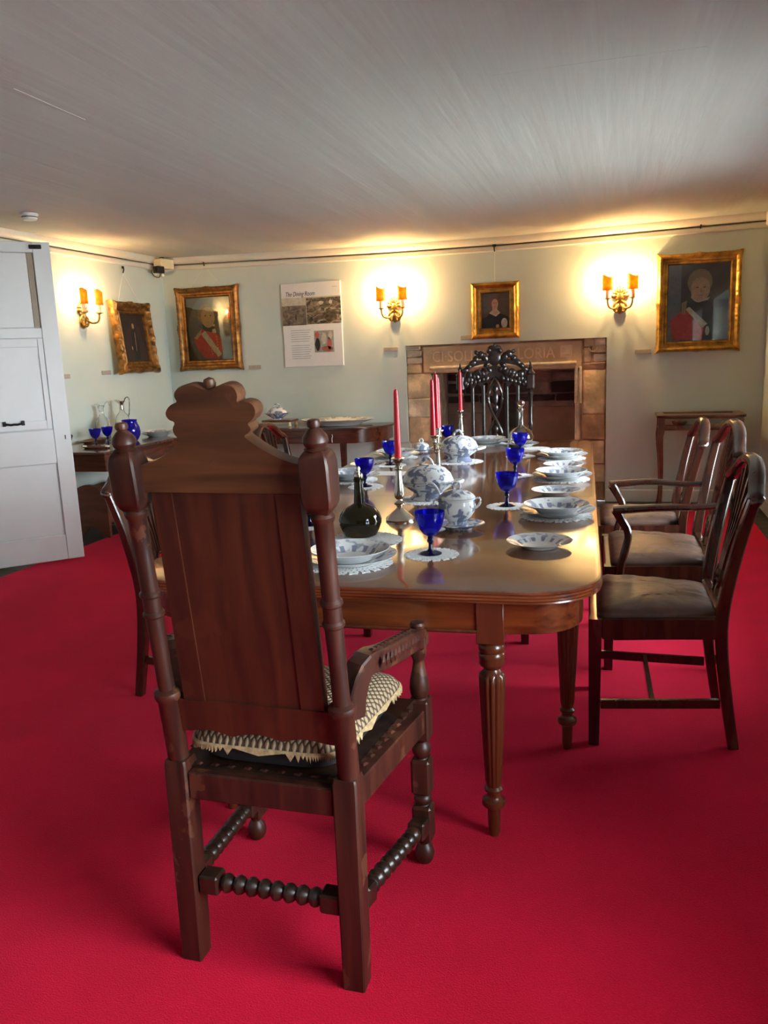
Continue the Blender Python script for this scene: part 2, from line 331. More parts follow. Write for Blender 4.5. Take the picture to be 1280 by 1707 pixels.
for i, (y0, y1, z0, z1) in enumerate(WIN):
    w = struct(thing('window_%d' % (i+1), None, None, (XR+.2, (y0+y1)/2, z0))); W, H = y1-y0, z1-z0
    b = MB()
    for a, c in (((-.03, -W/2, 0), (.03, -W/2+.06, H)), ((-.03, W/2-.06, 0), (.03, W/2, H)), ((-.03, -W/2+.06, 0), (.03, W/2-.06, .06)), ((-.03, -W/2+.06, H-.06), (.03, W/2-.06, H))): b.box(a, c, ch=.006)
    b.build('window_frame', 'white_paint', w)
    for k in range(1, 4): b = MB(); yy = -W/2+W*k/4; b.box((-.02, yy-.014, .06), (.02, yy+.014, H-.06), ch=.005); b.build('glazing_bar', 'white_paint', w)
    b = MB(); b.box((-.0199, -W/2+.06, H/2-.02), (.0199, W/2-.06, H/2+.02), ch=.005); b.build('meeting_rail', 'white_paint', w)
    for k in range(4):
        for z_ in (0, 1):
            b = MB(); b.box((-.003, -W/2+W*k/4+(.06 if k == 0 else .015), .065+z_*(H/2-.045)), (.003, -W/2+W*(k+1)/4-(.06 if k == 3 else .015), H/2-.025+z_*(H/2-.045))); b.build('pane', 'pane', w, smooth=0)
    b = MB(); b.box((-.2, -W/2-.03, -.03), (-.03, W/2+.03, .0), ch=.006); b.build('window_sill', 'white_paint', w)
b = MB(); b.box((XR+.3, -30, -.75), (40, 40, -.7)); struct(b.build('bounce_ground_outside', 'bounce_paving', smooth=0))  # unseen ground, added to set how much daylight bounces onto the ceiling
# cornice with picture rail, following the uneven ceiling
def cornice(name, pts, inward):
    prof = [(0, -.118), (.018, -.118), (.024, -.110), (.024, -.080), (.018, -.074), (.010, -.070), (.010, -.064), (.030, -.058), (.045, -.045), (.058, -.025), (.062, -.006), (.062, .0), (0, .0)]
    b = MB(); b.loft([[(x+inward[0]*d, y_+inward[1]*d, ceil_z(x if inward[1] else -4.51)+dz) for d, dz in prof] for x, y_ in pts], cap=True); o = struct(b.build(name, 'trim_paint'))
    b = MB(); b.tube([(x+inward[0]*.020, y_+inward[1]*.020, ceil_z(x if inward[1] else -4.51)-.067) for x, y_ in pts], .0030, 6); b.build('picture_rail', 'iron', o)
cornice('trim_1', [(XL, YF), (XL, YB)], (1, 0))
cornice('trim_2', [(XL+(XR-XL)*i/16, YB) for i in range(17)], (0, -1))
b = MB(); b.box((XR-.05, YF, ceil_z(XR)-.11), (XR, YB-.06, ceil_z(XR)), ch=.01); struct(b.build('trim_3', 'trim_paint'))
def skirting(name, a, c, h=.115, t=.018):
    b = MB(); x0, y0 = min(a[0], c[0]), min(a[1], c[1]); x1, y1 = max(a[0], c[0]), max(a[1], c[1]); b.box((x0, y0, 0), (x1, y1, h), ch=.006); struct(b.build(name, 'trim_paint'))
skirting('baseboard_back', (FX1+.005, YB-.02), (XR, YB)); skirting('baseboard_hearth', (XL, YB-.02), (FX0-.005, YB)); skirting('baseboard_left', (XL, DY1+.01), (XL+.02, YB-.02)); skirting('baseboard_right', (XR-.02, YF), (XR, YB-.02))
# carpet
b = MB(); b.box((-4.09, -1.35, -.0055), (1.03, 7.27, -.0005), ch=.002); tag(b.build('carpet', 'carpet'), 'large crimson wall to wall style carpet with dark boards showing around it', 'carpet')

# ---- fireplace of sandstone
fp = thing('fireplace', 'wide sandstone fireplace with carved inscription on its lintel', 'fireplace', (0, YB, 0))
def block(b, x0, x1, z0, z1, y0, y1, m, rough=.006, ch=.01):
    n0 = len(b.v); b.box((x0, y0, z0), (x1, y1, z1), m, ch)
    for i in range(n0, len(b.v)): x, y_, z = b.v[i]; b.v[i] = (x+random.uniform(-rough, rough), y_+random.uniform(-rough, rough), z+random.uniform(-rough, rough))
def stone_part(x0, x1, z0, z1, mt, y0=.035, y1=.2, rough=.005, name='stone'):
    b = MB(); block(b, x0+.002, x1-.002, z0+.002, z1-.002, y0, y1, 0, rough, .010); return b.build(name, mt, fp)
b = MB(); b.box((FX0, .048, 0), (-1.735, .2, FZ)); b.box((-.345, .048, 0), (FX1, .2, FZ)); b.box((-1.735, .048, 1.215), (-.345, .2, FZ)); b.build('mortar_bed', 'sand3', fp, smooth=0)
for x0, x1, z0, z1, mt in [(-1.974, -1.835, 1.437, 1.478, 'sand2'), (-1.974, -1.825, 1.375, 1.435, 'sand2'), (-1.974, -1.82, 1.305, 1.372, 'sand2'), (-1.974, -1.828, 1.212, 1.302, 'sand'), (-1.974, -1.735, .985, 1.208, 'sand'), (-1.974, -1.725, .80, .982, 'sand2'), (-1.974, -1.725, .50, .797, 'sand'), (-1.974, -1.73, .24, .497, 'sand3'), (-1.974, -1.73, .0, .237, 'sand')]:
    stone_part(x0, x1, z0, z1, mt)
for x0, x1, z0, z1, mt in [(-.325, -.235, 1.40, 1.478, 'sand'), (-.235, -.124, 1.415, 1.478, 'sand2'), (-.255, -.124, 1.345, 1.412, 'sand'), (-.24, -.124, 1.27, 1.342, 'sand2'), (-.325, -.26, 1.265, 1.398, 'sand'), (-.325, -.124, 1.205, 1.265, 'sand3'), (-.325, -.124, .80, 1.20, 'sand'), (-.335, -.124, .56, .797, 'sand3'), (-.26, -.124, .34, .557, 'sand'), (-.40, -.265, .34, .557, 'sand3'), (-.36, -.124, .17, .337, 'sand'), (-.38, -.124, 0, .167, 'sand3')]:
    stone_part(x0, x1, z0, z1, mt)
stone_part(-1.815, -.335, 1.212, 1.470, 'lintel', .032, .2, .003, 'lintel')
b = MB(); b.tube([(-1.745, .030, 1.262), (-1.2, .030, 1.264), (-.385, .030, 1.266)], .017, 10); b.build('lintel_moulding', 'sand2', fp)
for x0, x1, z0, z1 in ((-1.732, -1.700, .0, 1.21), (-.402, -.345, .0, 1.205)): stone_part(x0, x1, z0, z1, 'sand2', .055, .62, .003, 'jamb')
b = MB(); b.box((-.402, .028, .90), (-.372, .054, 1.235), ch=.006); b.build('jamb_moulding', 'sand2', fp)
b = MB(); b.box((-.362, .020, .90), (-.337, .034, 1.235), ch=.006); b.build('jamb_moulding', 'sand2', fp)
for (x0, x1, z0, z1) in ((-.53, -.425, 1.322, 1.428), (-.512, -.443, 1.34, 1.41)): b = MB(); b.box((x0, .022 if x0 > -.52 else .026, z0), (x1, .034, z1), ch=.004); b.build('carved_shield', 'letter', fp)
b = MB(); b.tube([(-.243+.035*cos(t), .026, 1.40+.038*sin(t)) for t in [pi+pi*i/10 for i in range(11)]], .007, 6); b.build('carved_mark', 'letter', fp)
def text_mesh(body, width, height, name, mat, parent, loc, rot, extrude=.003, shear=0):
    cu = bpy.data.curves.new(name, 'FONT'); cu.body = body; cu.extrude = extrude; cu.shear = shear; cu.resolution_u = 3
    t = bpy.data.objects.new(name, cu); COL.objects.link(t); bpy.context.view_layer.update()
    me = bpy.data.meshes.new_from_object(t.evaluated_get(bpy.context.evaluated_depsgraph_get())); bpy.data.objects.remove(t)
    xs = [v.co.x for v in me.vertices]; ys = [v.co.y for v in me.vertices]; sx = width/(max(xs)-min(xs)); sy = height/(max(ys)-min(ys)); mx = min(xs); my = min(ys)
    for v in me.vertices: v.co.x = (v.co.x-mx)*sx; v.co.y = (v.co.y-my)*sy
    me.materials.clear(); me.materials.append(M[mat]); o = bpy.data.objects.new(name, me); COL.objects.link(o); o.parent = parent; o.location = loc; o.rotation_euler = rot; return o
text_mesh('CI\u00b7SOLI\u00b7DEO\u00b7GLORIA', 1.14, .098, 'carved_inscription', 'letter', fp, (-1.715, .028, 1.318), (pi/2, 0, 0), .006)
# firebox: back and sides in coursed sooty stone above a smooth panel
b = MB(); b.box((-1.75, .80, 0), (-.35, .95, 1.75)); b.box((-1.85, .2, 0), (-1.74, .95, 1.75)); b.box((-.362, .2, 0), (-.26, .95, 1.75)); b.box((-1.85, .2, 1.75), (-.26, .95, 1.85)); b.box((-1.85, 0.05, -.02), (-.26, .95, .006)); b.build('firebox', 'mortar', fp, smooth=0)
z = .86
for row, hgt in enumerate((.10, .13, .09, .10, .11, .10, .12)):
    x = -1.735+random.uniform(-.1, .0)
    while x < -.37:
        w_ = random.uniform(.16, .34); x0, x1 = max(x, -1.735), min(x+w_, -.368)
        if x1-x0 > .06: stone_part(x0+.006, x1-.006, z+.006+random.uniform(0, .02), z+hgt-.006, 'soot' if random.random() < .62 else 'mortar', .772, .83, .008)
        x += w_
    z += hgt
b = MB(); b.box((-1.0, .78, 0), (-.365, .83, .83), ch=.01); b.build('hearth_panel', 'hearthplaster', fp)
b = MB(); b.box((-1.735, .785, 0), (-1.27, .83, .78), ch=.01); b.build('hearth_panel', 'mortar', fp)
b = MB(); pts = [(-1.27, 0), (-1.27, .78)]+[(-1.135+.135*cos(t), .80+.12*sin(t)) for t in [pi-pi*i/8 for i in range(1, 8)]]+[(-1.0, .78), (-1.0, 0)]; b.prism(pts, .77, .83, lambda x, z_, d: (x, d, z_)); b.build('flue_opening', 'soot', fp)

# ---- white door, standing open against the view of the side table
dr = thing('door_1', None, None, (-4.512, 4.262, 0), radians(44.4)); struct(dr); DW, D0, D1 = .985, .022, 2.255; HB = .022
def dbox(name, u0, u1, z0, z1, y0, y1, mat='white_paint', ch=.004):      # u measured from the free edge
    b = MB(); b.box((DW-u1, y0, z0), (DW-u0, y1, z1), ch=ch); return b.build(name, mat, dr)
dbox('leaf_core', .02, .965, D0+.02, D1-.02, -.004, .018)
dbox('stile', 0, .113, D0, D1, -.022, .022); dbox('stile', .872, .985, D0, D1, -.022, .022)
dbox('rail', .1135, .8715, 2.185, D1, -.022, .02); dbox('rail', .1135, .8715, 1.612, 1.682, -.020, .02); dbox('rail', .1135, .8715, .732, .975, -.020, .02); dbox('rail', .1135, .8715, D0, .205, -.020, .02)
dbox('upper_panel', .158, .8705, 1.684, 2.183, -.016, -.0035); dbox('reveal_strip', .1145, .1565, 1.614, 2.2, -.012, -.0035, 'recess_shadow')  # brown of the reveal strip also carries the shadow of the recess
hp = dbox('hatch', .118, .868, .982, 1.608, -.028, -.0042); b = MB()
for u0, u1, z0, z1 in ((.118, .152, .982, 1.608), (.834, .868, .982, 1.608), (.1525, .8335, 1.552, 1.608), (.1525, .8335, .982, 1.045)): b.box((DW-u1, -.036, z0), (DW-u0, -.0275, z1), ch=.003)
b.build('hatch_frame', 'white_paint', hp)
b = MB(); b.tube([(DW-.305, -.038, 1.035), (DW-.315, -.058, 1.033), (DW-.345, -.062, 1.028), (DW-.365, -.063, 1.030), (DW-.385, -.062, 1.028), (DW-.415, -.058, 1.034), (DW-.425, -.038, 1.035)], .008, 8); b.box((DW-.318, -.044, 1.018), (DW-.295, -.036, 1.052), ch=.003); b.box((DW-.437, -.044, 1.018), (DW-.414, -.036, 1.052), ch=.003); b.build('handle', 'iron', hp)
dbox('lower_panel', .122, .868, .212, .726, -.008, -.0035)
b = MB(); b.box((DW-.135, -.032, 2.208), (DW-.055, -.022, 2.236), ch=.004); b.tube([(DW-.13, -.034, 2.222), (DW-.095, -.042, 2.226), (DW-.06, -.034, 2.220)], .008, 8); b.build('latch', 'iron', dr)
b = MB(); b.box((DW-.042, -.0245, .900), (DW-.036, -.0215, .930)); b.build('keyhole', 'iron', dr, smooth=0)

# ================================================================= FURNITURE
# ---- long dining table
TX, TY, TR, TH = -.828, 3.94, .0413, .765
tb = thing('dining_table', 'long mahogany extending dining table with rounded corners and reeded legs', 'table', (TX, TY, 0), TR)
HL, HWD, CR = 1.888, .720, .21
def tw(u, v, z=TH): return (TX+u*cos(TR)-v*sin(TR), TY+u*sin(TR)+v*cos(TR), z)
REED = [(.012, .765), (.004, .7635), (0, .759), (.003, .7545), (.0, .750), (.003, .7455), (.0, .741), (.004, .7365), (.003, .732), (.012, .728)]
def leaf(v0, v1, r0, r1):
    out = []                                             # outline with outward normals; normals vanish along the joints
    def corner(cx, cy, a0):
        for i in range(13): a = a0+pi/2*i/12; out.append((cx+CR*cos(a), cy+CR*sin(a), cos(a), sin(a)))
    if r0: corner(-HWD+CR, v0+CR, pi); corner(HWD-CR, v0+CR, 1.5*pi)
    else: out.extend([(-HWD, v0, -1, 0), (HWD, v0, 1, 0)])
    if r1: corner(HWD-CR, v1-CR, 0); corner(-HWD+CR, v1-CR, .5*pi)
    else: out.extend([(HWD, v1, 1, 0), (-HWD, v1, -1, 0)])
    b = MB(); b.loft([[(x-nx*d, y-ny*d, z) for x, y, nx, ny in out] for d, z in REED]); n = len(out)*(len(REED)-1); b.m = [1]*n+[0, 0]; return b.build('table_leaf', ['table_top', 'mahogany_x'], tb)
for v0, v1, r0, r1 in ((-HL, -1.13, 1, 0), (-1.1275, -.42, 0, 0), (-.4175, .42, 0, 0), (.4225, 1.13, 0, 0), (1.1325, HL, 0, 1)): leaf(v0, v1, r0, r1)
def apron_end(sg):
    path = [(-.395, -1.835)]+[(.395, -1.835)] ; b = MB(); b.box((-.38, sg*1.835-.012, .634), (.38, sg*1.835+.012, .7275), ch=.002); b.build('apron', 'mahogany_x', tb)
    for sx in (-1, 1):
        P = [(sx*.451, sg*1.838), (sx*.505, sg*1.832)]+[(sx*(.505+.15*sin(t)), sg*(1.682+.15*cos(t))) for t in [pi/2*i/8 for i in range(1, 9)]]+[(sx*.657, sg*1.45), (sx*.657, sg*1.14)]
        b = MB(); b.tube([(x, y, .681) for x, y in P], 1, sec=rect(.022, .093)); b.build('apron', 'mahogany_x', tb)
        b = MB(); b.tube([(x*1.004, y*1.002, .6375) for x, y in P], .006, 6); b.build('apron_bead', 'mahogany', tb)
    b = MB(); b.tube([(-.38, sg*1.849, .6375), (.38, sg*1.849, .6375)], .006, 6); b.build('apron_bead', 'mahogany', tb)
apron_end(-1); apron_end(1)
for sx in (-1, 1): b = MB(); b.box((sx*.647, -1.13, .634), (sx*.669, 1.13, .7275), ch=.002); b.build('apron', 'mahogany_x', tb)
LEG = [(.0, 0), (.0155, 0), (.0175, .02), (.0185, .088), (.024, .092), (.033, .098), (.0345, .106), (.033, .114), (.022, .120), (.0185, .128), (.0205, .135), (.0205, .139), (.026, .143), (.027, .150), (.023, .155), (.0205, .158)]
LEG2 = [(.021, .160), (.0225, .178), (.030, .34), (.035, .47), (.0355, .500), (.031, .508), (.025, .514), (.023, .520), (.026, .526), (.034, .531), (.037, .538), (.0355, .546), (.037, .553), (.0375, .566), (.034, .571), (.037, .576), (.037, .590), (.032, .598), (.036, .603), (.0, .603)]
def reed(a, z): return .94+.14*abs(cos(a*6.5)) if .165 < z < .505 else 1
def table_leg(x, y, blk=True):
    b = MB(); b.lathe(LEG+LEG2, 78, mod=reed)
    b.box((-.038, -.038, .602), (.038, .038, .728), ch=.002); b.build('leg', 'mahogany', tb, (x, y, 0), 40)
for sg in (-1, 1):
    for sx in (-1, 1): table_leg(sx*.417, sg*1.815); table_leg(sx*.615, sg*1.245)
for sx in (-1, 1):
    for y in (-.205, .205):
        b = MB(); b.loft([[(q[0]*s_, q[1]*s_, z) for q in rect(1, 1)] for z, s_ in ((0, .036), (.63, .055), (.728, .055))]); b.build('leg', 'chair_wood', tb, (sx*.395, y, 0))

# ---- shield-back dining chairs, facing local +y
def make_chair(name, label, arms=False, k=1.0, wide=0.0):
    t = thing(name, label, 'chair'); hw = wide
    for sx in (-1, 1):
        b = MB(); b.loft([[(q[0]+sx*(.243+hw), q[1]+.228, z) for q in rect(w_, w_)] for z, w_ in ((0, .036), (.40, .044), (.473, .046))]); b.build('leg', 'chair_wood', t)
        P = [(.200+hw, -.245, 0), (.198+hw, -.215, .18), (.197+hw, -.192, .36), (.199+hw, -.188, .48), (.206+hw, -.205, .60), (.222+hw, -.235, .76), (.243+hw, -.268, .893)]
        P = chaikin([(sx*x, y, z if z < .3 else .36+(z-.36)*k) for x, y, z in P], 2)
        b = MB(); b.tube(P, [.036+.006*min(1, p[2]/.4)-.008*max(0, (p[2]-.5)/.4) for p in P], sec=crect(1, 1, .12), up=(0, 1, 0)); b.build('leg', 'chair_wood', t)
    zc = lambda z: .36+(z-.36)*k
    C = [(-.246, .876), (-.249, .897), (-.225, .907), (-.185, .925), (-.13, .968), (-.07, .990), (0, .996)]; C = C+[(-x, z) for x, z in C[-2::-1]]
    C = chaikin(C, 2); C = [(x*(1+hw/.25), -.272-.016*(z-.9)/.09-.012*(1-(x/.26)**2), zc(z)) for x, z in C]
    b = MB(); b.tube(C, [.72+.28*min(1, i/4, (len(C)-1-i)/4) for i in range(len(C))], sec=[(.026*cos(a), .021*sin(a)) for a in [2*pi*i/10 for i in range(10)]], up=(0, 0, 1)); b.build('crest_rail', 'chair_wood', t)
    for i in range(5):                                              # fanning slats
        xt = (i-2)*.062; xb = (i-2)*.017; zt = .985-abs(i-2)**1.4*.022
        P = chaikin([(xb, -.212, .585), (xb*1.1, -.230, .68), (xb*1.6+xt*.1, -.250, .76), (xt*.75, -.272, .86), (xt, -.290, zt-.01)], 2); P = [(x, y, zc(z)) for x, y, z in P]
        b = MB(); b.tube(P, [1+.35*min(1, max(0, (q[2]-.7)/.2)) for q in P], sec=rect(.013, .014), up=(0, 1, 0)); b.build('slat', 'chair_wood', t)
    b = MB()                                                        # pierced foot of the splat
    for sx in (-1, 1): b.tube([(sx*x, y, zc(z)) for x, y, z in chaikin([(.040, -.213, .60), (.050, -.206, .565), (.028, -.202, .545), (.022, -.198, .525), (.045, -.192, .495)], 2)], 1, sec=rect(.017, .016), up=(0, 1, 0))
    b.tube([(.024*cos(a), -.206, zc(.568)+.020*sin(a)) for a in [2*pi*i/12 for i in range(12)]], .007, 6, ring=True); b.build('splat_foot', 'chair_wood', t)
    b = MB(); b.box((-.18-hw, -.206, .455), (.18+hw, -.172, .508), ch=.006); b.build('shoe_rail', 'chair_wood', t)
    b = MB(); b.box((-.222-hw, .210, .402), (.222+hw, .246, .472), ch=.003); b.build('seat_rail', 'chair_wood', t)
    b = MB(); b.box((-.178-hw, -.205, .402), (.178+hw, -.172, .4545), ch=.003); b.build('seat_rail', 'chair_wood', t)
    for sx in (-1, 1):
        b = MB(); b.tube([(sx*(.2485+hw), .205, .437), (sx*(.203+hw), -.172, .437)], 1, sec=rect(.032, .070)); b.build('seat_rail', 'chair_wood', t)
        b = MB(); b.tube([(sx*(.243+hw), .207, .152), (sx*(.199+hw), -.195, .162)], 1, sec=crect(.018, .034, .003)); b.build('stretcher', 'chair_wood', t)
    b = MB(); b.tube([(-.214-hw, .03, .157), (.214+hw, .03, .157)], 1, sec=crect(.018, .030, .003)); b.build('stretcher', 'chair_wood', t)
    n = 12; L = []
    for j, (ins, z) in enumerate(((.006, .466), (0, .478), (.004, .490), (.022, .503), (.07, .512), (.13, .516))):
        l = []
        for i in range(4*n):
            a = 2*pi*(i+.5)/(4*n); sq = max(abs(cos(a)), abs(sin(a))); x, y = cos(a)/sq, sin(a)/sq
            yy = .018+y*(.205-ins); wv = (.212+hw+.036*(yy/.2))-ins
            l.append((x*wv*(1-.02*(abs(x*y))**3), yy, z+(.004*sin(9*x+4*y)*sin(7*y+2*x) if j > 2 else 0)))
        L.append(l)
    b = MB(); b.loft(L); b.build('seat', 'leather', t, smooth=60)
    if arms:
        for sx in (-1, 1):
            P = chaikin([(sx*(.222+hw), -.222, .735), (sx*(.245+hw), -.12, .730), (sx*(.285+hw), .02, .738), (sx*(.280+hw), .15, .728), (sx*(.272+hw), .215, .722)], 2)
            b = MB(); b.tube(P, [.7+.5*i/len(P) for i in range(len(P))], sec=[(.026*cos(a), .017*sin(a)) for a in [2*pi*i/10 for i in range(10)]]); b.build('arm', 'chair_wood', t)
            P = chaikin([(sx*(.268+hw), .205, .722), (sx*(.269+hw), .185, .685), (sx*(.270+hw), .150, .625), (sx*(.272+hw), .165, .55), (sx*(.266+hw), .185, .475), (sx*(.258+hw), .185, .405)], 2)
            b = MB(); b.tube(P, [1.3-.5*min(1, abs(i/len(P)-.0)*2.2)+.25*(i/len(P)) for i in range(len(P))], sec=crect(.032, .042, .006), up=(1, 0, 0)); b.build('arm_support', 'chair_wood', t)
    return t
GR = 'shield back dining chairs round the long table'
c1 = make_chair('dining_chair', 'armless shield back chair beside the front table corner, brown leather seat fully in view'); c1['group'] = GR; c1.location = (.148, 3.03, 0); c1.rotation_euler = (0, 0, pi/2+.035)
c2 = make_chair('armchair', 'shield back armchair with curved wooden arms, between two armless chairs', True, 1.085, .055); c2['group'] = GR; c2.location = (.185, 3.80, 0); c2.rotation_euler = (0, 0, pi/2+.035)
copy_tree(c1, (.125, 4.57, 0), pi/2+.035, 'armless shield back chair nearest the glass display cabinet')
copy_tree(c1, (-1.735, 3.04, 0), -pi/2+.03, 'shield back chair half hidden behind the tall carved armchair, near the white door')
copy_tree(c1, (-1.86, 4.70, 0), -pi/2+.03, 'shield back chair whose crest shows in front of the wall table with the oval platter')

# ---- tall carved oak armchair in the foreground, its back to us; local +y faces the table
oc = thing('carved_armchair', 'tall old oak armchair with lobed crest and panelled back, seen from behind', 'chair', (-.757, 1.506, 0))
VB = Vector((0, -.1207, .9927)); NB = Vector((0, -.9927, -.1207)); OB = Vector((0, 0, .51))
def bp(x, s_, off=0): p = OB+VB*s_+NB*off+Vector((x, 0, 0)); return (p.x, p.y, p.z)
crest = [(.185, .637), (.185, .694), (.156, .700), (.125, .712), (.094, .729), (.068, .748), (.062, .755), (.077, .762), (.080, .770), (.072, .779), (.086, .786), (.095, .802), (.089, .818), (.070, .823), (.055, .819), (.061, .836), (.052, .853), (.032, .857), (.012, .849), (.000, .845), (-.012, .846), (-.029, .856), (-.050, .857), (-.072, .849), (-.079, .836), (-.071, .823), (-.092, .817), (-.104, .803), (-.099, .789), (-.083, .784), (-.093, .771), (-.090, .757), (-.079, .750), (-.108, .723), (-.137, .707), (-.169, .697), (-.186, .694), (-.186, .637)]
crest = [crest[0]]+chaikin(crest[1:-1], 2)+[crest[-1]]
ctr = (0, .72)
b = MB(); sh = lambda k: [(x*k+ctr[0]*(1-k), s_*k+ctr[1]*(1-k)) for x, s_ in crest]
b.loft([[bp(x, s_, d) for x, s_ in (crest if k == 1 else sh(k))] for k, d in ((.985, -.036), (1, -.031), (1, -.004), (.985, .002))]); b.build('crest_rail', 'oak_crest', oc)
b = MB(); b.lathe([(0, .840), (.011, .846), (.013, .855), (.010, .863), (0, .867)], 14, T=Matrix.Translation(Vector(bp(-.006, 0, -.016))-Vector((0, 0, .0)))@Matrix.Rotation(.1207, 4, 'X')); b.build('crest_knob', 'oak_crest', oc)
def back_piece(name, P, d0, d1, mat):
    b = MB(); b.prism(P, d0, d1, bp); return b.build(name, mat, oc)
back_piece('back_panel', [(-.120, .150), (.118, .150), (.116, .645), (-.122, .645)], -.020, -.0035, 'oak_panel')
back_piece('stile', [(-.168, .150), (-.116, .150), (-.118, .637), (-.163, .637)], -.026, .0, 'oak_panel'); back_piece('stile', [(.113, .150), (.166, .150), (.163, .637), (.112, .637)], -.026, .0, 'oak_panel')
rl = [(-.195, .075)]+[(x/100, .075+.012*abs(sin((x+18)/36*pi*3))-.004) for x in range(-16, 17, 2)]+[(.195, .075), (.195, .155), (-.195, .155)]
back_piece('lower_rail', rl, -.028, .003, 'oak_panel')
PROF = [(.0, 0), (.024, .0), (.0245, .150), (.029, .158), (.031, .166), (.029, .174), (.019, .180), (.0185, .25), (.0195, .355), (.0235, .360), (.0235, .366), (.0195, .371), (.0195, .402), (.0235, .407), (.0235, .413), (.0190, .419), (.0190, .500), (.0200, .580), (.024, .587), (.0255, .594), (.022, .600), (.018, .604)]
FIN = [(.020, .722), (.024, .728), (.019, .732), (.022, .735), (.0255, .742), (.0235, .752), (.014, .764), (.009, .768), (.0125, .771), (.0135, .777), (.011, .783), (0, .784)]
for sx in (-1, 1):
    T = Matrix.Translation((sx*.207, 0, .51))@Matrix.Rotation(.121, 4, 'X')
    b = MB(); b.lathe(PROF, 20, T=T)
    b.loft([[(x*q, y*q, z) for x, y in crect(.061, .061, .004)] for z, q in ((.600, .60), (.607, .78), (.618, .93), (.634, 1), (.698, 1), (.712, .93), (.721, .78), (.727, .60))], T=T); b.lathe(FIN, 20, T=T)
    b.build('back_post', 'oak', oc)
    b = MB(); b.loft([[(sx*.204+x*q, y*q-yo, z) for x, y in crect(.056, .056, .004)] for z, q, yo in ((0, .92, .006), (.08, .96, .004), (.50, 1, 0), (.512, .9, 0))]); b.build('rear_leg', 'oak', oc)
    FX = sx*.257-.006; b = MB(); T = Matrix.Translation((FX, .466, 0))
    b.lathe([(0, 0), (.018, .002), (.026, .016), (.028, .032), (.022, .050), (.014, .060), (.017, .068), (.02, .076)], 18, T=T); b.box((-.027, -.027, .074), (.027, .027, .178), ch=.006, T=T)
    b.lathe([(.02, .176), (.017, .180), (.024, .190), (.0255, .197), (.022, .206), (.016, .211), (.02, .216)], 18, T=T); b.box((-.027, -.027, .213), (.027, .027, .316), ch=.007, T=T)
    b.lathe([(.02, .314), (.016, .319), (.025, .333), (.027, .345), (.023, .358), (.016, .366), (.022, .377)], 18, T=T); b.box((-.028, -.028, .375), (.028, .028, .49), ch=.005, T=T)
    b.lathe([(.024, .488), (.019, .494), (.024, .502), (.027, .520), (.025, .545), (.018, .575), (.015, .595), (.0175, .606), (.021, .612), (.023, .640)], 18, T=T); b.box((-.025, -.03, .635), (.025, .03, .676), ch=.008, T=T); b.lathe([(.012, .672), (.011, .684), (.019, .690), (.021, .698), (.018, .704), (0, .706)], 18, T=T); b.build('front_leg', 'oak', oc)
    P = [(sx*.210, .026, .640), (sx*.215, .024, .69), (sx*.226, .036, .738), (sx*.238, .062, .753), (sx*.249, .12, .738), (sx*.253, .25, .710), (FX, .40, .678), (FX, .462, .662)]
    P = chaikin(P, 1); b = MB(); b.tube(P, 1, sec=crect(.046, .05, .004), up=(0, -.2, 1)); ao = b.build('arm', 'oak', oc, smooth=22)
    b = MB()                                                       # chip-carved lozenges on the arm
    for i in range(11):
        y = .075+i*.031; z = .7445-(y-.10)*.205+.0245; b.loft([[(sx*.2525+x*q, y+yy*q, z+dz-(yy*q*.2)) for x, yy in ((-.015, 0), (0, -.012), (.015, 0), (0, .012))] for q, dz in ((1, -.001), (.4, .0035))]); b.loft([[(sx*.2525+xo, y+yy*q, z-.026+zz*q) for yy, zz in ((-.012, .002), (0, -.016), (.012, -.002), (0, .016))] for q, xo in ((1, .022), (.4, .026))]); b.loft([[(sx*.2525-xo, y+yy*q, z-.026+zz*q) for yy, zz in ((-.012, .002), (0, -.016), (.012, -.002), (0, .016))] for q, xo in ((1, .022), (.4, .026))])
    b.build('arm_carving', 'oak', ao)['kind'] = 'stuff'
    # bobbin-turned side stretcher
    def bobbin(A, B, n, rr, name='stretcher', blk=True):
        A, B = Vector(A), Vector(B); Lh = (B-A).length; prof = [(0, 0), (rr*.8, 0)]
        e = .05
        for i in range(n):
            z0 = e+(Lh-2*e)*i/n; dz = (Lh-2*e)/n; prof += [(rr*.62, z0+.001), (rr*.95, z0+dz*.25), (rr*1.08, z0+dz*.5), (rr*.95, z0+dz*.75)]
        prof += [(rr*.62, Lh-e), (rr*.8, Lh), (0, Lh)]
        T = Matrix.Translation(A)@(B-A).to_track_quat('Z', 'Y').to_matrix().to_4x4(); b = MB(); b.lathe(prof, 16, T=T)
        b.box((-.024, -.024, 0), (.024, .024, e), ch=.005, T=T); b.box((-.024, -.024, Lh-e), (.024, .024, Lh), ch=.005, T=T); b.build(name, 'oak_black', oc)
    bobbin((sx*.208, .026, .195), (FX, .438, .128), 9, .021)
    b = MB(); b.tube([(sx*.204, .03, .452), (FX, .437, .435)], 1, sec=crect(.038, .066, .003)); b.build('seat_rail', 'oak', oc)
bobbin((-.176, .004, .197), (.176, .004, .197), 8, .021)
b = MB(); b.box((-.176, -.022, .420), (.176, .022, .487), ch=.004); b.build('seat_rail', 'oak', oc)
b = MB(); b.box((-.234, .448, .395), (.222, .482, .470), ch=.004); b.build('seat_rail', 'oak', oc)
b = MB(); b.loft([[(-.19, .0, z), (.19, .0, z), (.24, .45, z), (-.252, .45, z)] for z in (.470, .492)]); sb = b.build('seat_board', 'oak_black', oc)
b = MB()
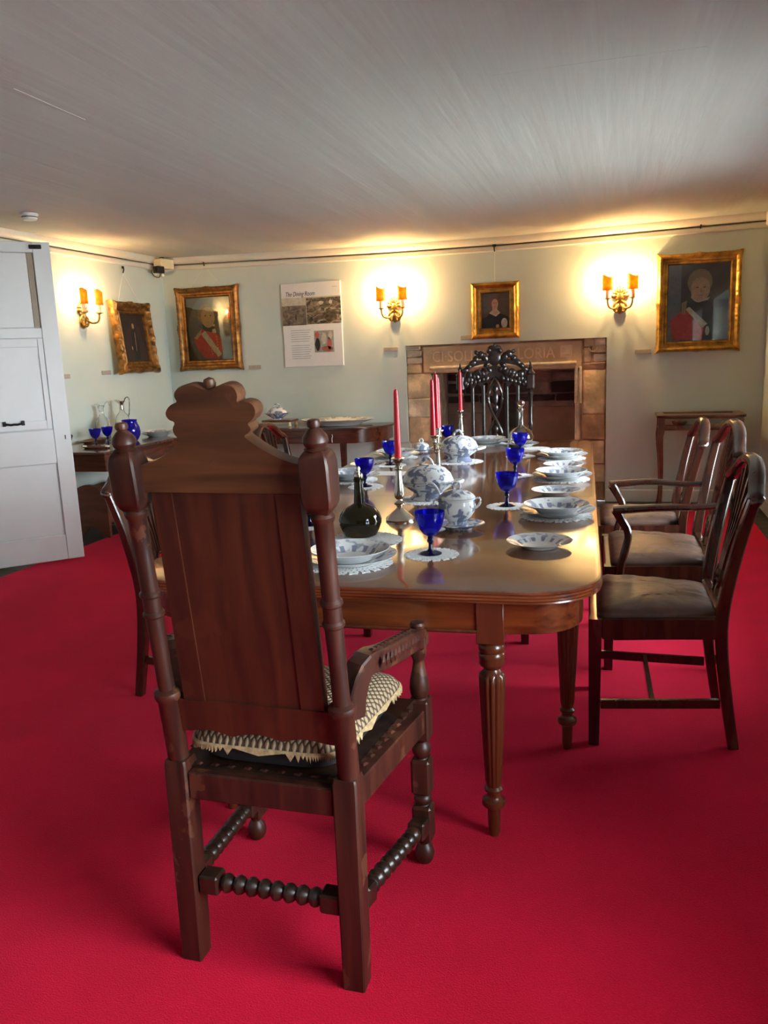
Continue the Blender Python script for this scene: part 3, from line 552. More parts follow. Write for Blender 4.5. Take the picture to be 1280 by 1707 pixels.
for i in range(9):                                                 # chip carving along the seat edge
    x = -.165+i*.041; b.loft([[(x+q*px, .014+q*py, z) for px, py in ((-.012, -.004), (.008, -.008), (.012, .004), (-.008, .008))] for q, z in ((1, .491), (.5, .495))])
    y = .05+i*.041
    for sx in (-1, 1): b.loft([[(sx*(.203+.05*y/.45)-.004+q*px, y+q*py, z) for px, py in ((-.012, -.006), (.006, -.012), (.012, .006), (-.006, .012))] for q, z in ((1, .491), (.5, .495))])
b.build('seat_carving', 'oak', sb)['kind'] = 'stuff'
# needlepoint cushion on the seat
cu = thing('seat_cushion', 'flat squab cushion in brown and cream diamond needlework on the carved oak armchair', 'cushion', (-.762, 1.735, .4935))
def pad(name, mats, hx, hy, prof, par, taper=.03, wav=0):
    L = []
    for ins, z in prof:
        l = []
        for i in range(64):
            a = 2*pi*i/64; c_, s_ = cos(a), sin(a); e = .28; x = math.copysign(abs(c_)**e, c_)*(hx-ins); y = math.copysign(abs(s_)**e, s_)*(hy-ins)
            l.append((x*(1+taper*y/hy), y, z+wav*sin(5*a)*.3))
        L.append(l)
    b = MB(); b.loft(L); return b.build(name, mats, par, smooth=50)
pad('base_pad', 'black_cloth', .192, .205, [(.02, 0), (.004, .012), (0, .030), (.004, .046), (.02, .050)], cu, .10, .006)
pad('top_cover', 'trellis', .207, .222, [(.0, .049), (.002, .060), (.010, .074), (.035, .088), (.08, .096), (.13, .099)], cu, .10, .006)
b = MB()
per = []
for i in range(150):
    a = 2*pi*i/150; c_, s_ = cos(a), sin(a); x = math.copysign(abs(c_)**.28, c_)*.2075; y = math.copysign(abs(s_)**.28, s_)*.2225; per.append((x*(1+.10*y/.22), y))
for i in range(150):
    (x0, y0), (x1, y1) = per[i], per[(i+1) % 150]; xm, ym = (x0+x1)/2, (y0+y1)/2; d = random.uniform(.010, .020); q = .004
    b.add([(x0, y0, .056), (x1, y1, .056), (xm*1.012, ym*1.012, .056-d), (x0*1.02, y0*1.02, .052), (x1*1.02, y1*1.02, .052), (xm*1.03, ym*1.03, .054-d)], [(0, 1, 2), (3, 5, 4), (0, 2, 5, 3), (1, 4, 5, 2), (0, 3, 4, 1)])
b.build('fringe', 'trellis_edge', cu)['kind'] = 'stuff'

# ---- carved dark chair at the far end of the table
hc = thing('gothic_chair', 'black carved high back chair at the head of the table before the fireplace', 'chair', (-.90, 6.10, 0), pi)

for sx in (-1, 1):
    b = MB(); T = Matrix.Translation((sx*.262, .02, 0))
    b.box((-.022, -.022, 0), (.022, .022, .56), ch=.003, T=T); b.lathe([(.016, .555), (.024, .57), (.014, .585), (.021, .60), (.014, .62), (.018, .70), (.024, .76), (.014, .80), (.022, .825), (.014, .84), (.020, .86), (.016, .875), (.0155, 1.06), (.022, 1.075), (.024, 1.085), (.016, 1.10)], 14, T=T)
    b.box((-.030, -.028, 1.115), (.030, .028, 1.225), ch=.010, T=T); b.lathe([(.030, 1.222), (.034, 1.232), (.018, 1.25), (.012, 1.262), (.020, 1.272), (.009, 1.29), (.006, 1.318), (0, 1.322)], 12, T=T); b.build('back_post', 'ebony', hc)
    b = MB(); b.box((sx*.26-.022, .416, 0), (sx*.26+.022, .46, .4), ch=.004); b.build('leg', 'ebony', hc)
    for xs_ in (.088, .170):
        b = MB(); b.tube([(sx*xs_, .02, .56), (sx*xs_, .02, 1.15)], .014, 12); b.build('spindle', 'ebony', hc)
b = MB(); b.box((-.245, -.002, .535), (.245, .036, .60), ch=.004); b.build('back_rail', 'ebony', hc)
# pierced cresting: arched body, scrolled shoulders, crowned shield and leaves
b = MB()
arch = [(-.235, 1.125), (-.20, 1.16), (-.165, 1.13), (-.13, 1.165), (-.10, 1.135), (-.075, 1.17), (0, 1.215), (.075, 1.17), (.10, 1.135), (.13, 1.165), (.165, 1.13), (.20, 1.16), (.235, 1.125), (.238, 1.215), (.20, 1.228), (.165, 1.238), (.13, 1.243), (.09, 1.262), (.05, 1.29), (0, 1.30), (-.05, 1.29), (-.09, 1.262), (-.13, 1.243), (-.165, 1.238), (-.20, 1.228), (-.238, 1.215)]
def ribbon(bot, top): b.loft([[(x, y, z) for x, z in bot+top[::-1]] for y in (.008, .034)])
bot = arch[:13]; top = arch[13:][::-1]
for i in range(12):
    a0, a1 = bot[i], bot[i+1]; f0, f1 = (a0[0]+.235)/.47, (a1[0]+.235)/.47
    tz = lambda x: interp(x, [(p[0], p[1]) for p in sorted(top)])
    b.loft([[(a0[0], y, a0[1]), (a1[0], y, a1[1]), (a1[0], y, tz(a1[0])), (a0[0], y, tz(a0[0]))] for y in (.008, .034)])
b.build('crest_arch', 'ebony', hc)
b = MB()
def leaf_blob(x, z, rx, rz_, y=.005, rot=0, d=.022): b.lathe([(0, -d), (.6, -d*.7), (1, 0), (.7, d*.6), (0, d)], 10, T=Matrix.Translation((x, y, z))@Matrix.Rotation(rot, 4, 'Y')@Matrix.Scale(rx, 4, (1, 0, 0))@Matrix.Scale(rz_, 4, (0, 0, 1))@Matrix.Rotation(pi/2, 4, 'X'))
for x, z, rx, rz_, rt in [(0, 1.35, .052, .06, 0), (0, 1.425, .05, .022, 0), (-.040, 1.405, .018, .026, .5), (.040, 1.405, .018, .026, -.5), (0, 1.44, .016, .014, 0)]+[q for sx in (-1, 1) for q in [(sx*.075, 1.355, .028, .042, sx*.5), (sx*.105, 1.375, .030, .030, sx*.6), (sx*.135, 1.392, .022, .016, -sx*.6), (sx*.14, 1.345, .026, .026, sx*.2), (sx*.165, 1.315, .036, .024, sx*.6), (sx*.195, 1.290, .032, .020, sx*.5), (sx*.222, 1.262, .030, .022, sx*.4), (sx*.19, 1.225, .03, .034, sx*.4), (sx*.13, 1.24, .034, .03, sx*.7), (sx*.075, 1.25, .034, .034, sx*.9), (sx*.06, 1.30, .03, .02, sx*.6), (sx*.215, 1.18, .02, .03, 0)]]: leaf_blob(x, z, rx, rz_, .026, rt)
for sx in (-1, 1):
    b.tube(chaikin([(sx*.232, .02, 1.215), (sx*.215, .02, 1.268), (sx*.17, .02, 1.305), (sx*.12, .02, 1.318), (sx*.07, .02, 1.33), (sx*.03, .02, 1.33)], 2), .017, 8)
    for i in range(9): leaf_blob(sx*(.045+.022*i), 1.265-.012*i+(.012 if i % 2 else 0), .018, .026, .038, sx*(.9-.15*i), .012)
    for i in range(6): leaf_blob(sx*(.06+.03*i), 1.20-.008*i, .016, .022, .038, -sx*.5, .010)
b.build('crest_carving', 'ebony', hc)
b = MB()                                                           # twisted openwork splat
for sg in (-1, 1):
    P = [(sg*.052*sin(pi*(z-.60)/.30)*1.0, .012+sg*.008*cos(pi*(z-.60)/.30), z) for z in [.59+i*.62/40 for i in range(41)]]; b.tube(P, .0105, 8)
for z, q in ((.75, .05), (1.05, .05), (.68, .03), (.98, .03), (1.12, .03), (.82, .03)): leaf_blob(0, z, .021, q, .02, 0, .012)
b.build('splat', 'ebony', hc)
b = MB(); b.box((-.285, .045, .40), (.285, .48, .455), ch=.008); b.build('seat', 'ebony', hc)
for y in (.438, .018): b = MB(); b.tube([(-.24, y, .17), (.24, y, .17)], .014, 10); b.build('stretcher', 'ebony', hc)

# ---- narrow table along the left wall
lt = thing('side_table', 'reddish mahogany side table along the wall beside the white door', 'table', (-4.125, 6.05, 0))
b = MB(); b.box((-.36, -.79, .738), (.365, .80, .76), ch=.004); b.build('table_top', 'side_top', lt)
for a, c in (((-.34, -.757, .605), (.340, -.735, .7375)), ((.318, -.734, .605), (.340, .745, .7375)), ((-.34, .745, .605), (.340, .767, .7375))): b = MB(); b.box(a, c, ch=.002); b.build('apron', 'side_wood_y' if c[1]-a[1] > 1 else 'side_wood', lt)
for x in (-.315, .315):
    for y in ((-.73, .74) if x < 0 else (-.30, .40)): b = MB(); b.loft([[(x+p*q, y+r*q, z) for p, r in rect(1, 1)] for z, q in ((0, .032), (.6045, .048))]); b.build('leg', 'side_wood', lt)
# ---- D-shaped table under the poster
st = thing('wall_table', 'dark mahogany D shaped table against the back wall under the poster', 'table', (-3.0, 7.545, 0))
O = [(-.93, 0), (-.92, -.16), (-.87, -.34), (-.77, -.48), (-.66, -.545), (.66, -.545), (.77, -.48), (.87, -.34), (.92, -.16), (.93, 0)]; O = [O[0]]+chaikin(O[1:-1], 2)+[O[-1]]
b = MB(); b.loft([[(x*k, y*k, z) for x, y in O] for k, z in ((.99, .738), (1, .742), (1, .757), (.995, .76))]); b.build('table_top', 'side_top', st)
b = MB(); A = [(x*.94, y*.93) for x, y in O]; b.tube([(x, y-.004, .676) for x, y in A], 1, sec=rect(.022, .122)); b.build('apron', 'side_wood', st)
for x, y in ((-.53, -.47), (.53, -.47), (-.83, -.055), (.83, -.055)): b = MB(); b.loft([[(x+p*q, y+r*q, z) for p, r in rect(1, 1)] for z, q in ((0, .034), (.60, .05), (.737, .05))]); b.build('leg', 'side_wood', st)
b = MB(); b.tube(chaikin([(.44, -.518, .70), (.447, -.524, .68), (.438, -.524, .665), (.440, -.523, .625)], 2), .004, 6); tg = b.build('string_tag', 'paper', st)
# ---- arched wooden stand under the left table
ar = thing('arched_stand', 'round topped dark wooden stand with shaped feet on the floor by the white door', 'stand', (-4.22, 5.62, 0))
AP = [(-.175, 0), (-.175, .26)]+[(.175*cos(t), .28+.165*sin(t)) for t in [pi-pi*i/16 for i in range(17)]]+[(.175, .26), (.175, 0), (.12, .01), (.085, .055), (.04, .085), (-.02, .085), (-.06, .05), (-.10, .008)]
for y in (0, .52): b = MB(); b.prism(AP, y, y+.028, lambda x, z, d: (x, d, z)); b.build('arched_end', 'stand_wood', ar)
b = MB(); Q = [(-.165, .12)]+[(.168*cos(t), .27+.165*sin(t)) for t in [pi-pi*i/16 for i in range(17)]]+[(.165, .12)]; b.prism([(x*.97, z*.985) for x, z in Q], .0285, .5195, lambda x, z, d: (x, d, z)); b.build('barrel_body', 'stand_wood', ar)

# ---- glazed display table by the right of the fireplace
vt = thing('display_cabinet', 'small walnut display table with glass top holding silver and gilt pieces', 'cabinet', (.643, 7.31, 0))
VX, VY = .335, .195; VM = wood('walnut_case', (.085, .030, .013), (.19, .075, .032), .3, (8, 8, 20), coat=.3); M['walnut'] = VM
for sx in (-1, 1):
    for sy in (-1, 1):
        P = chaikin([(sx*(VX-.03), sy*(VY-.03), .80), (sx*(VX-.03), sy*(VY-.03), .69), (sx*(VX-.018), sy*(VY-.02), .62), (sx*(VX-.035), sy*(VY-.035), .40), (sx*(VX-.04), sy*(VY-.04), .10), (sx*(VX-.02), sy*(VY-.02), 0)], 2)
        b = MB(); b.tube(P, [.050-.026*min(1, max(0, (.69-p[2])/.5)) for p in P], sec=rect(1, 1), up=(0, 1, 0)); b.build('leg', 'walnut', vt)
b = MB()
for a, c in (((-VX, -VY-.01, .796), (VX, -VY+.055, .818)), ((-VX, VY-.055, .796), (VX, VY+.01, .818)), ((-VX-.012, -VY-.01, .7955), (-VX+.055, VY+.01, .8175)), ((VX-.055, -VY-.01, .7955), (VX+.012, VY+.01, .8175))): b.box(a, c, ch=.004)
b.build('lid_frame', 'walnut', vt); b = MB(); b.box((-VX+.05, -VY+.05, .806), (VX-.05, VY-.05, .811)); b.build('glass_top', 'case_glass', vt, smooth=0)
for z0, z1 in ((.690, .705), (.786, .7955)):
    for s_ in (-1, 1): b = MB(); b.box((-VX+.052, s_*(VY-.02)-.010, z0), (VX-.052, s_*(VY-.02)+.010, z1), ch=.003); b.build('case_rail', 'walnut', vt); b = MB(); b.box((s_*(VX-.02)-.010, -VY+.052, z0), (s_*(VX-.02)+.010, VY-.052, z1), ch=.003); b.build('case_rail', 'walnut', vt)
for s_ in (-1, 1): b = MB(); b.box((-VX+.05, s_*(VY-.02)-.002, .704), (VX-.05, s_*(VY-.02)+.002, .787)); b.build('side_glass', 'case_glass', vt, smooth=0)
b = MB(); b.box((-VX+.03, -VY+.03, .691), (VX-.03, VY-.03, .701)); b.build('case_floor', 'side_wood', vt, smooth=0)
b = MB(); b.tube(chaikin([(-.03, 0, .012), (.02, 0, .014), (.06, 0, .02), (.085, 0, .045), (.11, 0, .05), (.135, 0, .038)], 2), [.010+.008*abs(sin(i*.6)) for i in range(18)], 8); b.lathe([(0, 0), (.02, 0), (.018, .012), (0, .02)], 12, T=Matrix.Translation((.10, 0, 0))); tag(b.build('ornament', 'gilt_light', None, (.74, 7.19, .7015)), 'gilt sculpted ornament lying inside the glass display table', 'ornament')
b = MB(); b.lathe([(0, 0), (.036, 0), (.034, .006), (.018, .012), (.046, .026), (.060, .044), (.064, .056), (.059, .056), (.042, .03), (0, .018)], 22); tag(b.build('silver_bowl', 'silver', None, (.485, 7.235, .7015)), 'small silver bowl behind the front glass of the display table', 'bowl')
b = MB(); b.box((-.03, -.02, 0), (.03, .02, .050), ch=.006); b.box((-.032, -.022, .035), (.032, .022, .039), ch=.001); tag(b.build('silver_box', 'silver', None, (.905, 7.19, .7015)), 'little silver box at one end of the glass display table', 'box')

# ================================================================= TABLEWARE
TT = TH+.0004
def lace(R, n=20, name='doily'):
    """round lace mat with a scalloped hem and open holes"""
    b = MB(); seg = n*6; rings = [.0, .35, .50, .58, .66, .74, .82, .90, 1.0]; V = []
    for r in rings[1:]:
        for i in range(seg):
            a = 2*pi*i/seg; q = R*r*(1+(.045*abs(sin(a*n/2)) if r > .85 else 0)); V.append((q*cos(a), q*sin(a)))
    k = len(V); vs = [(x, y, .0016) for x, y in V]+[(x, y, 0) for x, y in V]+[(0, 0, .0016), (0, 0, 0)]; fs = []; quads = set()
    for j in range(len(rings)-2):
        for i in range(seg):
            hole = (j == 1 and i % 3 == 1) or (j == 3 and (i+1) % 4 == 0) or (j == 5 and i % 3 == 0) or (j == 6 and i % 6 in (2, 3))
            if not hole: quads.add((j, i))
    for (j, i) in quads:
        a, b_, c, d = j*seg+i, j*seg+(i+1) % seg, (j+1)*seg+(i+1) % seg, (j+1)*seg+i; fs += [(a, b_, c, d), (d+k, c+k, b_+k, a+k)]
        for (u, v, nb) in ((a, d, (j, (i-1) % seg)), (b_, c, (j, (i+1) % seg)), (a, b_, (j-1, i)), (d, c, (j+1, i))):
            if nb not in quads and not (nb[0] < 0): fs.append((u, v, v+k, u+k))
    for i in range(seg): fs += [(2*k, i, (i+1) % seg), (2*k+1, (i+1) % seg+k, i+k)]
    b.add(vs, fs); return b.build(name, 'doily', smooth=30)
LD, LG = lace(.135, 22), lace(.086, 16)
used = set()
def place(o, x, y, z, label, cat=None, group=None, rz=None):
    c = o if o.name not in used else copy_tree(o)
    used.add(o.name); c.location = (x, y, z)
    if rz is not None: c.rotation_euler = (0, 0, rz)
    return tag(c, label, cat, group)
GD = 'white lace mats on the long table'
def plate(R, name, rim, well):
    pr = [(R*.50, 0), (R*.55, .001), (R*.58, .004), (R*.66, rim*.45), (R*.98, rim*.93), (R, rim*.98), (R*.995, rim), (R*.70, rim*.62), (R*.62, well+.004), (R*.55, well), (0, well)]
    wob = lambda a, z: 1+.012*abs(sin(6*a)) if z > rim*.8 else 1
    b = MB(); b.lathe(pr, 48, mod=wob); return b.build(name, CH[R], smooth=40)
DIN, SOUP, SIDE = plate(.145, 'dinner_plate', .026, .006), plate(.125, 'soup_plate', .038, .007), plate(.106, 'side_plate', .024, .005)
GP = 'blue and white plates laid on the long table'
def setting(x, y, where, doily=True):
    place(LD, x-.004, y-.012, TT, 'lace mat under the plates '+where, 'doily', GD)
    place(DIN, x, y, TT+.0020, 'lower blue and white dinner plate '+where, 'plate', GP, random.uniform(0, 6))
    place(SOUP, x-.004, y+.004, TT+.0086, 'upper blue and white soup plate '+where, 'plate', GP, random.uniform(0, 6))
setting(-.805, 2.325, 'behind the post of the tall carved armchair')
setting(-.228, 3.13, 'at the place behind the lone side plate')
setting(-.270, 4.03, 'at the third place on the armchair side')
setting(-.322, 4.815, 'nearest the far corner by the decanter')
setting(-.88, 5.575, 'at the head place before the black carved chair')
setting(-1.345, 3.97, 'on the poster side, just behind the dark bottle')
setting(-1.345, 4.86, 'on the poster side, third goblet from the front')
place(SIDE, -.246, 2.60, TT, 'blue and white side plate alone near the front table corner', 'plate', GP, .4)
place(SIDE, -.268, 3.59, TT, 'blue and white side plate between two settings beside the wooden armed chair', 'plate', GP, 2.)
place(SIDE, -.290, 4.42, TT, 'blue and white side plate mostly hidden behind the third setting beside the chairs', 'plate', GP, 1.)
place(SIDE, -1.40, 4.43, TT, 'blue and white side plate between the two poster side settings', 'plate', GP, 3.)
gt = thing('goblet', None, None)
b = MB(); b.lathe([(0, 0), (.036, 0), (.036, .002), (.030, .005), (.012, .010), (.007, .018), (.0065, .034), (.0105, .039), (.0115, .044), (.0085, .050), (.0095, .056), (0, .058)], 28); b.build('stem', 'cobalt_dark', gt)
b = MB(); b.lathe([(0, .0575), (.010, .058), (.022, .066), (.035, .083), (.043, .104), (.0475, .126), (.0487, .138), (.0472, .139), (.0460, .126), (.0412, .104), (.0330, .084), (.020, .0685), (.0, .0635)], 36); b.build('bowl', 'cobalt', gt)
GG = 'cobalt blue goblets'
for x, y, mat, s in [(-.578, 2.457, 1, 'nearest the front edge of the long table'), (-.444, 3.292, 1, 'second of the row along the armchair side'), (-.512, 4.12, 1, 'third of the row along the armchair side'), (-.578, 4.90, 1, 'just before the glass decanter'),
                     (-1.150, 5.48, 0, 'behind the farther large tureen'), (-1.205, 3.75, 1, 'right behind the dark bottle on the poster side'), (-1.290, 4.52, 1, 'behind the near red candle on the poster side'), (-1.147, 2.843, 1, 'peeping out between the carved armchair post and panel')]:
    if mat: place(LG, x+.003, y-.004, TT, 'small round lace mat under the goblet '+s, 'doily', GD)
    place(gt, x, y, TT+(.002 if mat else 0), 'cobalt blue glass goblet '+s, 'goblet', GG)
for x, y, s in [(-4.16, 5.72, 'on the wall table, closest to the white door'), (-4.17, 5.90, 'on the wall table between the other goblet and the blue jug')]: place(gt, x, y, .7605, 'cobalt blue glass goblet '+s, 'goblet', GG)
# candlesticks
cs = thing('candlestick', None, None)
b = MB(); b.lathe([(0, 0), (.056, 0), (.057, .006), (.053, .012), (.044, .022), (.030, .034), (.017, .044), (.011, .052), (.012, .057), (.021, .064), (.022, .069), (.013, .077), (.0115, .083), (.018, .090), (.0205, .104), (.019, .122), (.0135, .165), (.011, .190), (.0115, .197), (.0165, .203), (.0165, .208), (.012, .213), (.0125, .222), (.018, .236), (.026, .243), (.026, .2455), (.011, .2455), (0, .244)], 24, mod=lambda a, z: 1+.03*cos(8*a) if z < .02 else 1); b.build('stick', 'silver', cs)
place(cs, -.819, 2.976, TT, 'silver candlestick next to the dark bottle on the long table', 'candlestick', 'single silver candlesticks')
place(cs, -1.045, 5.455, TT, 'silver candlestick before the black carved chair', 'candlestick', 'single silver candlesticks')
cn = thing('candle', None, None)
b = MB(); b.lathe([(0, 0), (.0138, 0), (.0134, .02), (.0086, .245), (.0066, .258), (.002, .262), (0, .262)], 16); b.build('wax_taper', 'wax', cn)
b = MB(); b.tube([(0, 0, .261), (.0005, 0, .268), (.002, 0, .274)], .0014, 6); b.build('wick', 'wick', cn)
GC = 'tall red candles on the long table'
place(cn, -.819, 2.976, TT+.2456, 'red taper candle in the near silver candlestick by the dark bottle', 'candle', GC)
place(cn, -1.045, 5.455, TT+.2456, 'red taper candle in the farther single candlestick, before the black carved chair', 'candle', GC)
ca = thing('candelabrum', 'silver three light candelabrum with leafy arms in the middle of the long table', 'candelabrum', (-.858, 3.85, TT), TR+.08)
b = MB(); b.lathe([(0, 0), (.055, 0), (.056, .006), (.044, .016), (.022, .030), (.012, .042), (.018, .052), (.013, .062), (.016, .10), (.011, .17), (.015, .185), (.020, .195), (.012, .206), (.013, .225), (.020, .25), (.024, .274), (.024, .277), (0, .275)], 20); b.build('stem', 'silver', ca)
for sg in (-1, 1):
    P = chaikin([(0, sg*.012, .20), (0, sg*.05, .165), (0, sg*.095, .170), (0, sg*.128, .20), (0, sg*.13, .225)], 2); b = MB(); b.tube(P, .0065, 8)
    for i in range(6): a = i*1.3; b.lathe([(0, -.006), (.011, 0), (0, .016)], 8, T=Matrix.Translation((.012*cos(a), sg*(.03+.015*i), .178+.012*sin(a)))@Matrix.Rotation(a, 4, 'X'))
    b.lathe([(.006, .215), (.011, .222), (.010, .232), (.017, .246), (.023, .252), (.023, .2545), (0, .253)], 16, T=Matrix.Translation((0, sg*.13, 0))); b.build('arm', 'silver', ca)
for (dx, dy, z, s) in ((0, 0, .2772, 'the tallest, in the centre of the candelabrum'), (.009, -.13, .2548, 'on the nearer arm of the candelabrum'), (-.0165, .129, .2548, 'on the farther arm of the candelabrum')):
    place(cn, -.858+dx*1.15, 3.85+dy, TT+z, 'red taper candle '+s, 'candle', GC)
# covered tureens
tu = thing('tureen', None, None); SX, SY = 1.12, .86
b = MB(); b.lathe([(.0, 0), (.070, 0), (.072, .006), (.060, .020), (.056, .030), (.070, .042), (.094, .060), (.102, .072), (.118, .077), (.119, .080), (.100, .080), (.0, .078)], 40, sx=SX, sy=SY); bw = b.build('bowl', 'china', tu)
for sx in (-1, 1): b = MB(); b.tube(chaikin([(sx*.115, -.05, .076), (sx*.150, -.028, .082), (sx*.156, 0, .084), (sx*.150, .028, .082), (sx*.115, .05, .076)], 2), .0075, 8); b.build('handle', 'plain_china', tu)
b = MB(); b.lathe([(.0, .0805), (.100, .0805), (.104, .085), (.100, .098), (.090, .118), (.069, .140), (.040, .153), (0, .157)], 40, sx=SX, sy=SY); ld = b.build('lid', 'china', tu)
b = MB(); b.tube(chaikin([(-.030, 0, .150), (-.024, .002, .168), (-.004, .004, .186), (.016, .002, .176), (.026, 0, .150)], 2), .0072, 8); b.lathe([(0, .168), (.008, .176), (.009, .186), (0, .192)], 10, T=Matrix.Translation((-.012, .004, 0))); b.build('lid_handle', 'china', ld)
place(LD, -.806, 3.421, TT, 'round lace mat under the large tureen nearer the front', 'doily', GD); place(LD, -.905, 4.657, TT, 'round lace mat under the large tureen farther back', 'doily', GD)
place(tu, -.809, 3.421, TT+.002, 'blue and white covered tureen nearer the front, before the candelabrum', 'tureen', 'large covered tureens', TR)
place(tu, -.909, 4.657, TT+.002, 'blue and white covered tureen farther back, behind the candelabrum', 'tureen', 'large covered tureens', TR)
# sauce tureen on its stand, with ladle
stand = thing('sauce_stand', 'oval blue and white stand under the small sauce tureen', 'dish', (-.560, 2.845, TT), .2)
b = MB(); b.lathe([(.0, 0), (.046, 0), (.048, .004), (.056, .010), (.084, .019), (.087, .021), (.085, .023), (.056, .014), (.050, .008), (0, .008)], 36, sx=1.08, sy=.9, mod=lambda a, z: 1+.02*abs(sin(6*a)) if z > .015 else 1); b.build('dish', 'china', stand)
sa = thing('sauce_tureen', 'small blue and white sauce tureen with ladle notch behind the front goblet', 'tureen', (-.565, 2.84, TT+.0085), .2)
b = MB(); b.lathe([(0, 0), (.040, 0), (.041, .006), (.032, .016), (.032, .022), (.052, .040), (.064, .062), (.067, .082), (.063, .098), (.066, .104), (.066, .107), (.0, .106)], 36, sx=1.03, sy=.92); b.build('bowl', 'china', sa)
b = MB(); b.lathe([(0, .1075), (.064, .1075), (.066, .110), (.058, .120), (.040, .132), (.018, .139), (0, .140)], 36, sx=1.03, sy=.92); l2 = b.build('lid', 'china', sa)
b = MB(); b.tube([(.014*cos(a), 0, .150+.014*sin(a)) for a in [2*pi*i/14 for i in range(14)]], .0042, 7, ring=True, up=(0, 1, 0)); b.build('lid_handle', 'china', l2)
for sx in (-1, 1): b = MB(); b.tube(chaikin([(sx*.064, 0, .095), (sx*.078, 0, .108), (sx*.086, 0, .098), (sx*.082, 0, .080), (sx*.066, 0, .068)], 2), .0045, 8); b.build('handle', 'china', sa)
b = MB(); b.tube(chaikin([(-.633, 2.866, .882), (-.640, 2.868, .905), (-.655, 2.872, .925), (-.676, 2.876, .9325), (-.686, 2.878, .927)], 2), [.0035+.0022*i/18 for i in range(18)], 8); tag(b.build('ladle', 'plain_china'), 'white china ladle handle curving out of the small sauce tureen', 'ladle')
# butter dish with lid
bd = thing('butter_dish', 'little covered blue and white dish with ring handle, left of the candelabrum', 'dish', (-1.265, 5.19, TT))
b = MB(); b.lathe([(0, 0), (.05, 0), (.052, .005), (.082, .014), (.083, .017), (.055, .013), (.052, .026), (.050, .032), (.0, .032)], 30); b.build('dish', 'china', bd)
b = MB(); b.lathe([(0, .0322), (.053, .0322), (.053, .037), (.040, .050), (.018, .058), (0, .060)], 30); l2 = b.build('lid', 'china', bd); b = MB(); b.tube([(.013*cos(a), 0, .070+.013*sin(a)) for a in [2*pi*i/12 for i in range(12)]], .004, 6, ring=True, up=(0, 1, 0)); b.build('lid_handle', 'plain_china', l2)
# onion bottle
place(LD, -.86, 2.62, TT, 'round lace mat peeping out from under the dark bottle', 'doily', GD)
bo = thing('bottle', 'squat dark green glass bottle with tall neck and silver stopper', 'bottle', (-.889, 2.69, TT+.002))
b = MB(); b.lathe([(0, .006), (.050, 0), (.058, .004), (.067, .022), (.0765, .046), (.077, .060), (.070, .082), (.052, .102), (.030, .113), (.0205, .119), (.0185, .15), (.0160, .196), (.0185, .198), (.0190, .205), (.0165, .208), (.0155, .213), (0, .213)], 40); b.build('glass_body', 'bottle', bo)
b = MB(); b.lathe([(.0150, .2135), (.0165, .215), (.0165, .224), (.007, .229), (.006, .235), (.009, .240), (.007, .248), (0, .252)], 16); b.build('stopper', 'silver', bo)
# decanter with ball stopper
dp = place(SIDE, -.62, 5.42, TT, 'blue and white side plate under the glass decanter at the far end', 'plate', GP, .2)
de = thing('decanter', 'clear glass decanter with ball stopper near the head of the table', 'decanter', (-.637, 5.46, TT+.0055))
b = MB(); b.lathe([(0, 0), (.050, 0), (.072, .018), (.087, .050), (.080, .082), (.055, .108), (.028, .122), (.019, .135), (.017, .18), (.020, .222), (.030, .240), (.028, .241), (.0175, .222), (.0145, .18), (.016, .136), (.024, .124), (.050, .106), (.075, .080), (.082, .050), (.068, .020), (.046, .006), (0, .006)], 32); b.build('glass_body', 'clear', de)
b = MB(); b.lathe([(0, .225), (.013, .228), (.013, .242), (.008, .250), (.012, .256), (.022, .268), (.025, .280), (.020, .294), (0, .301)], 20); b.build('stopper', 'clear', de)
place(LG, -.52, 5.30, TT, 'small round lace mat beside the decanter plate', 'doily', GD)
# printed sheet
b = MB(); b.box((-.095, -.072, 0), (.095, .072, .001)); ps = b.build('paper_sheet', 'paper', None, (-1.20, 4.19, TT), 0, TR); tag(ps, 'plain white printed sheet lying on the table beside the near candlestick', 'paper')
b = MB()
for i in range(5): b.box((-.07, .045-.022*i, .0011), (.07-.02*(i % 2), .049-.022*i, .0014))
m_ink = plain('grey_print', (.38, .38, .42), .7); b.build('print_lines', m_ink, ps, smooth=0)
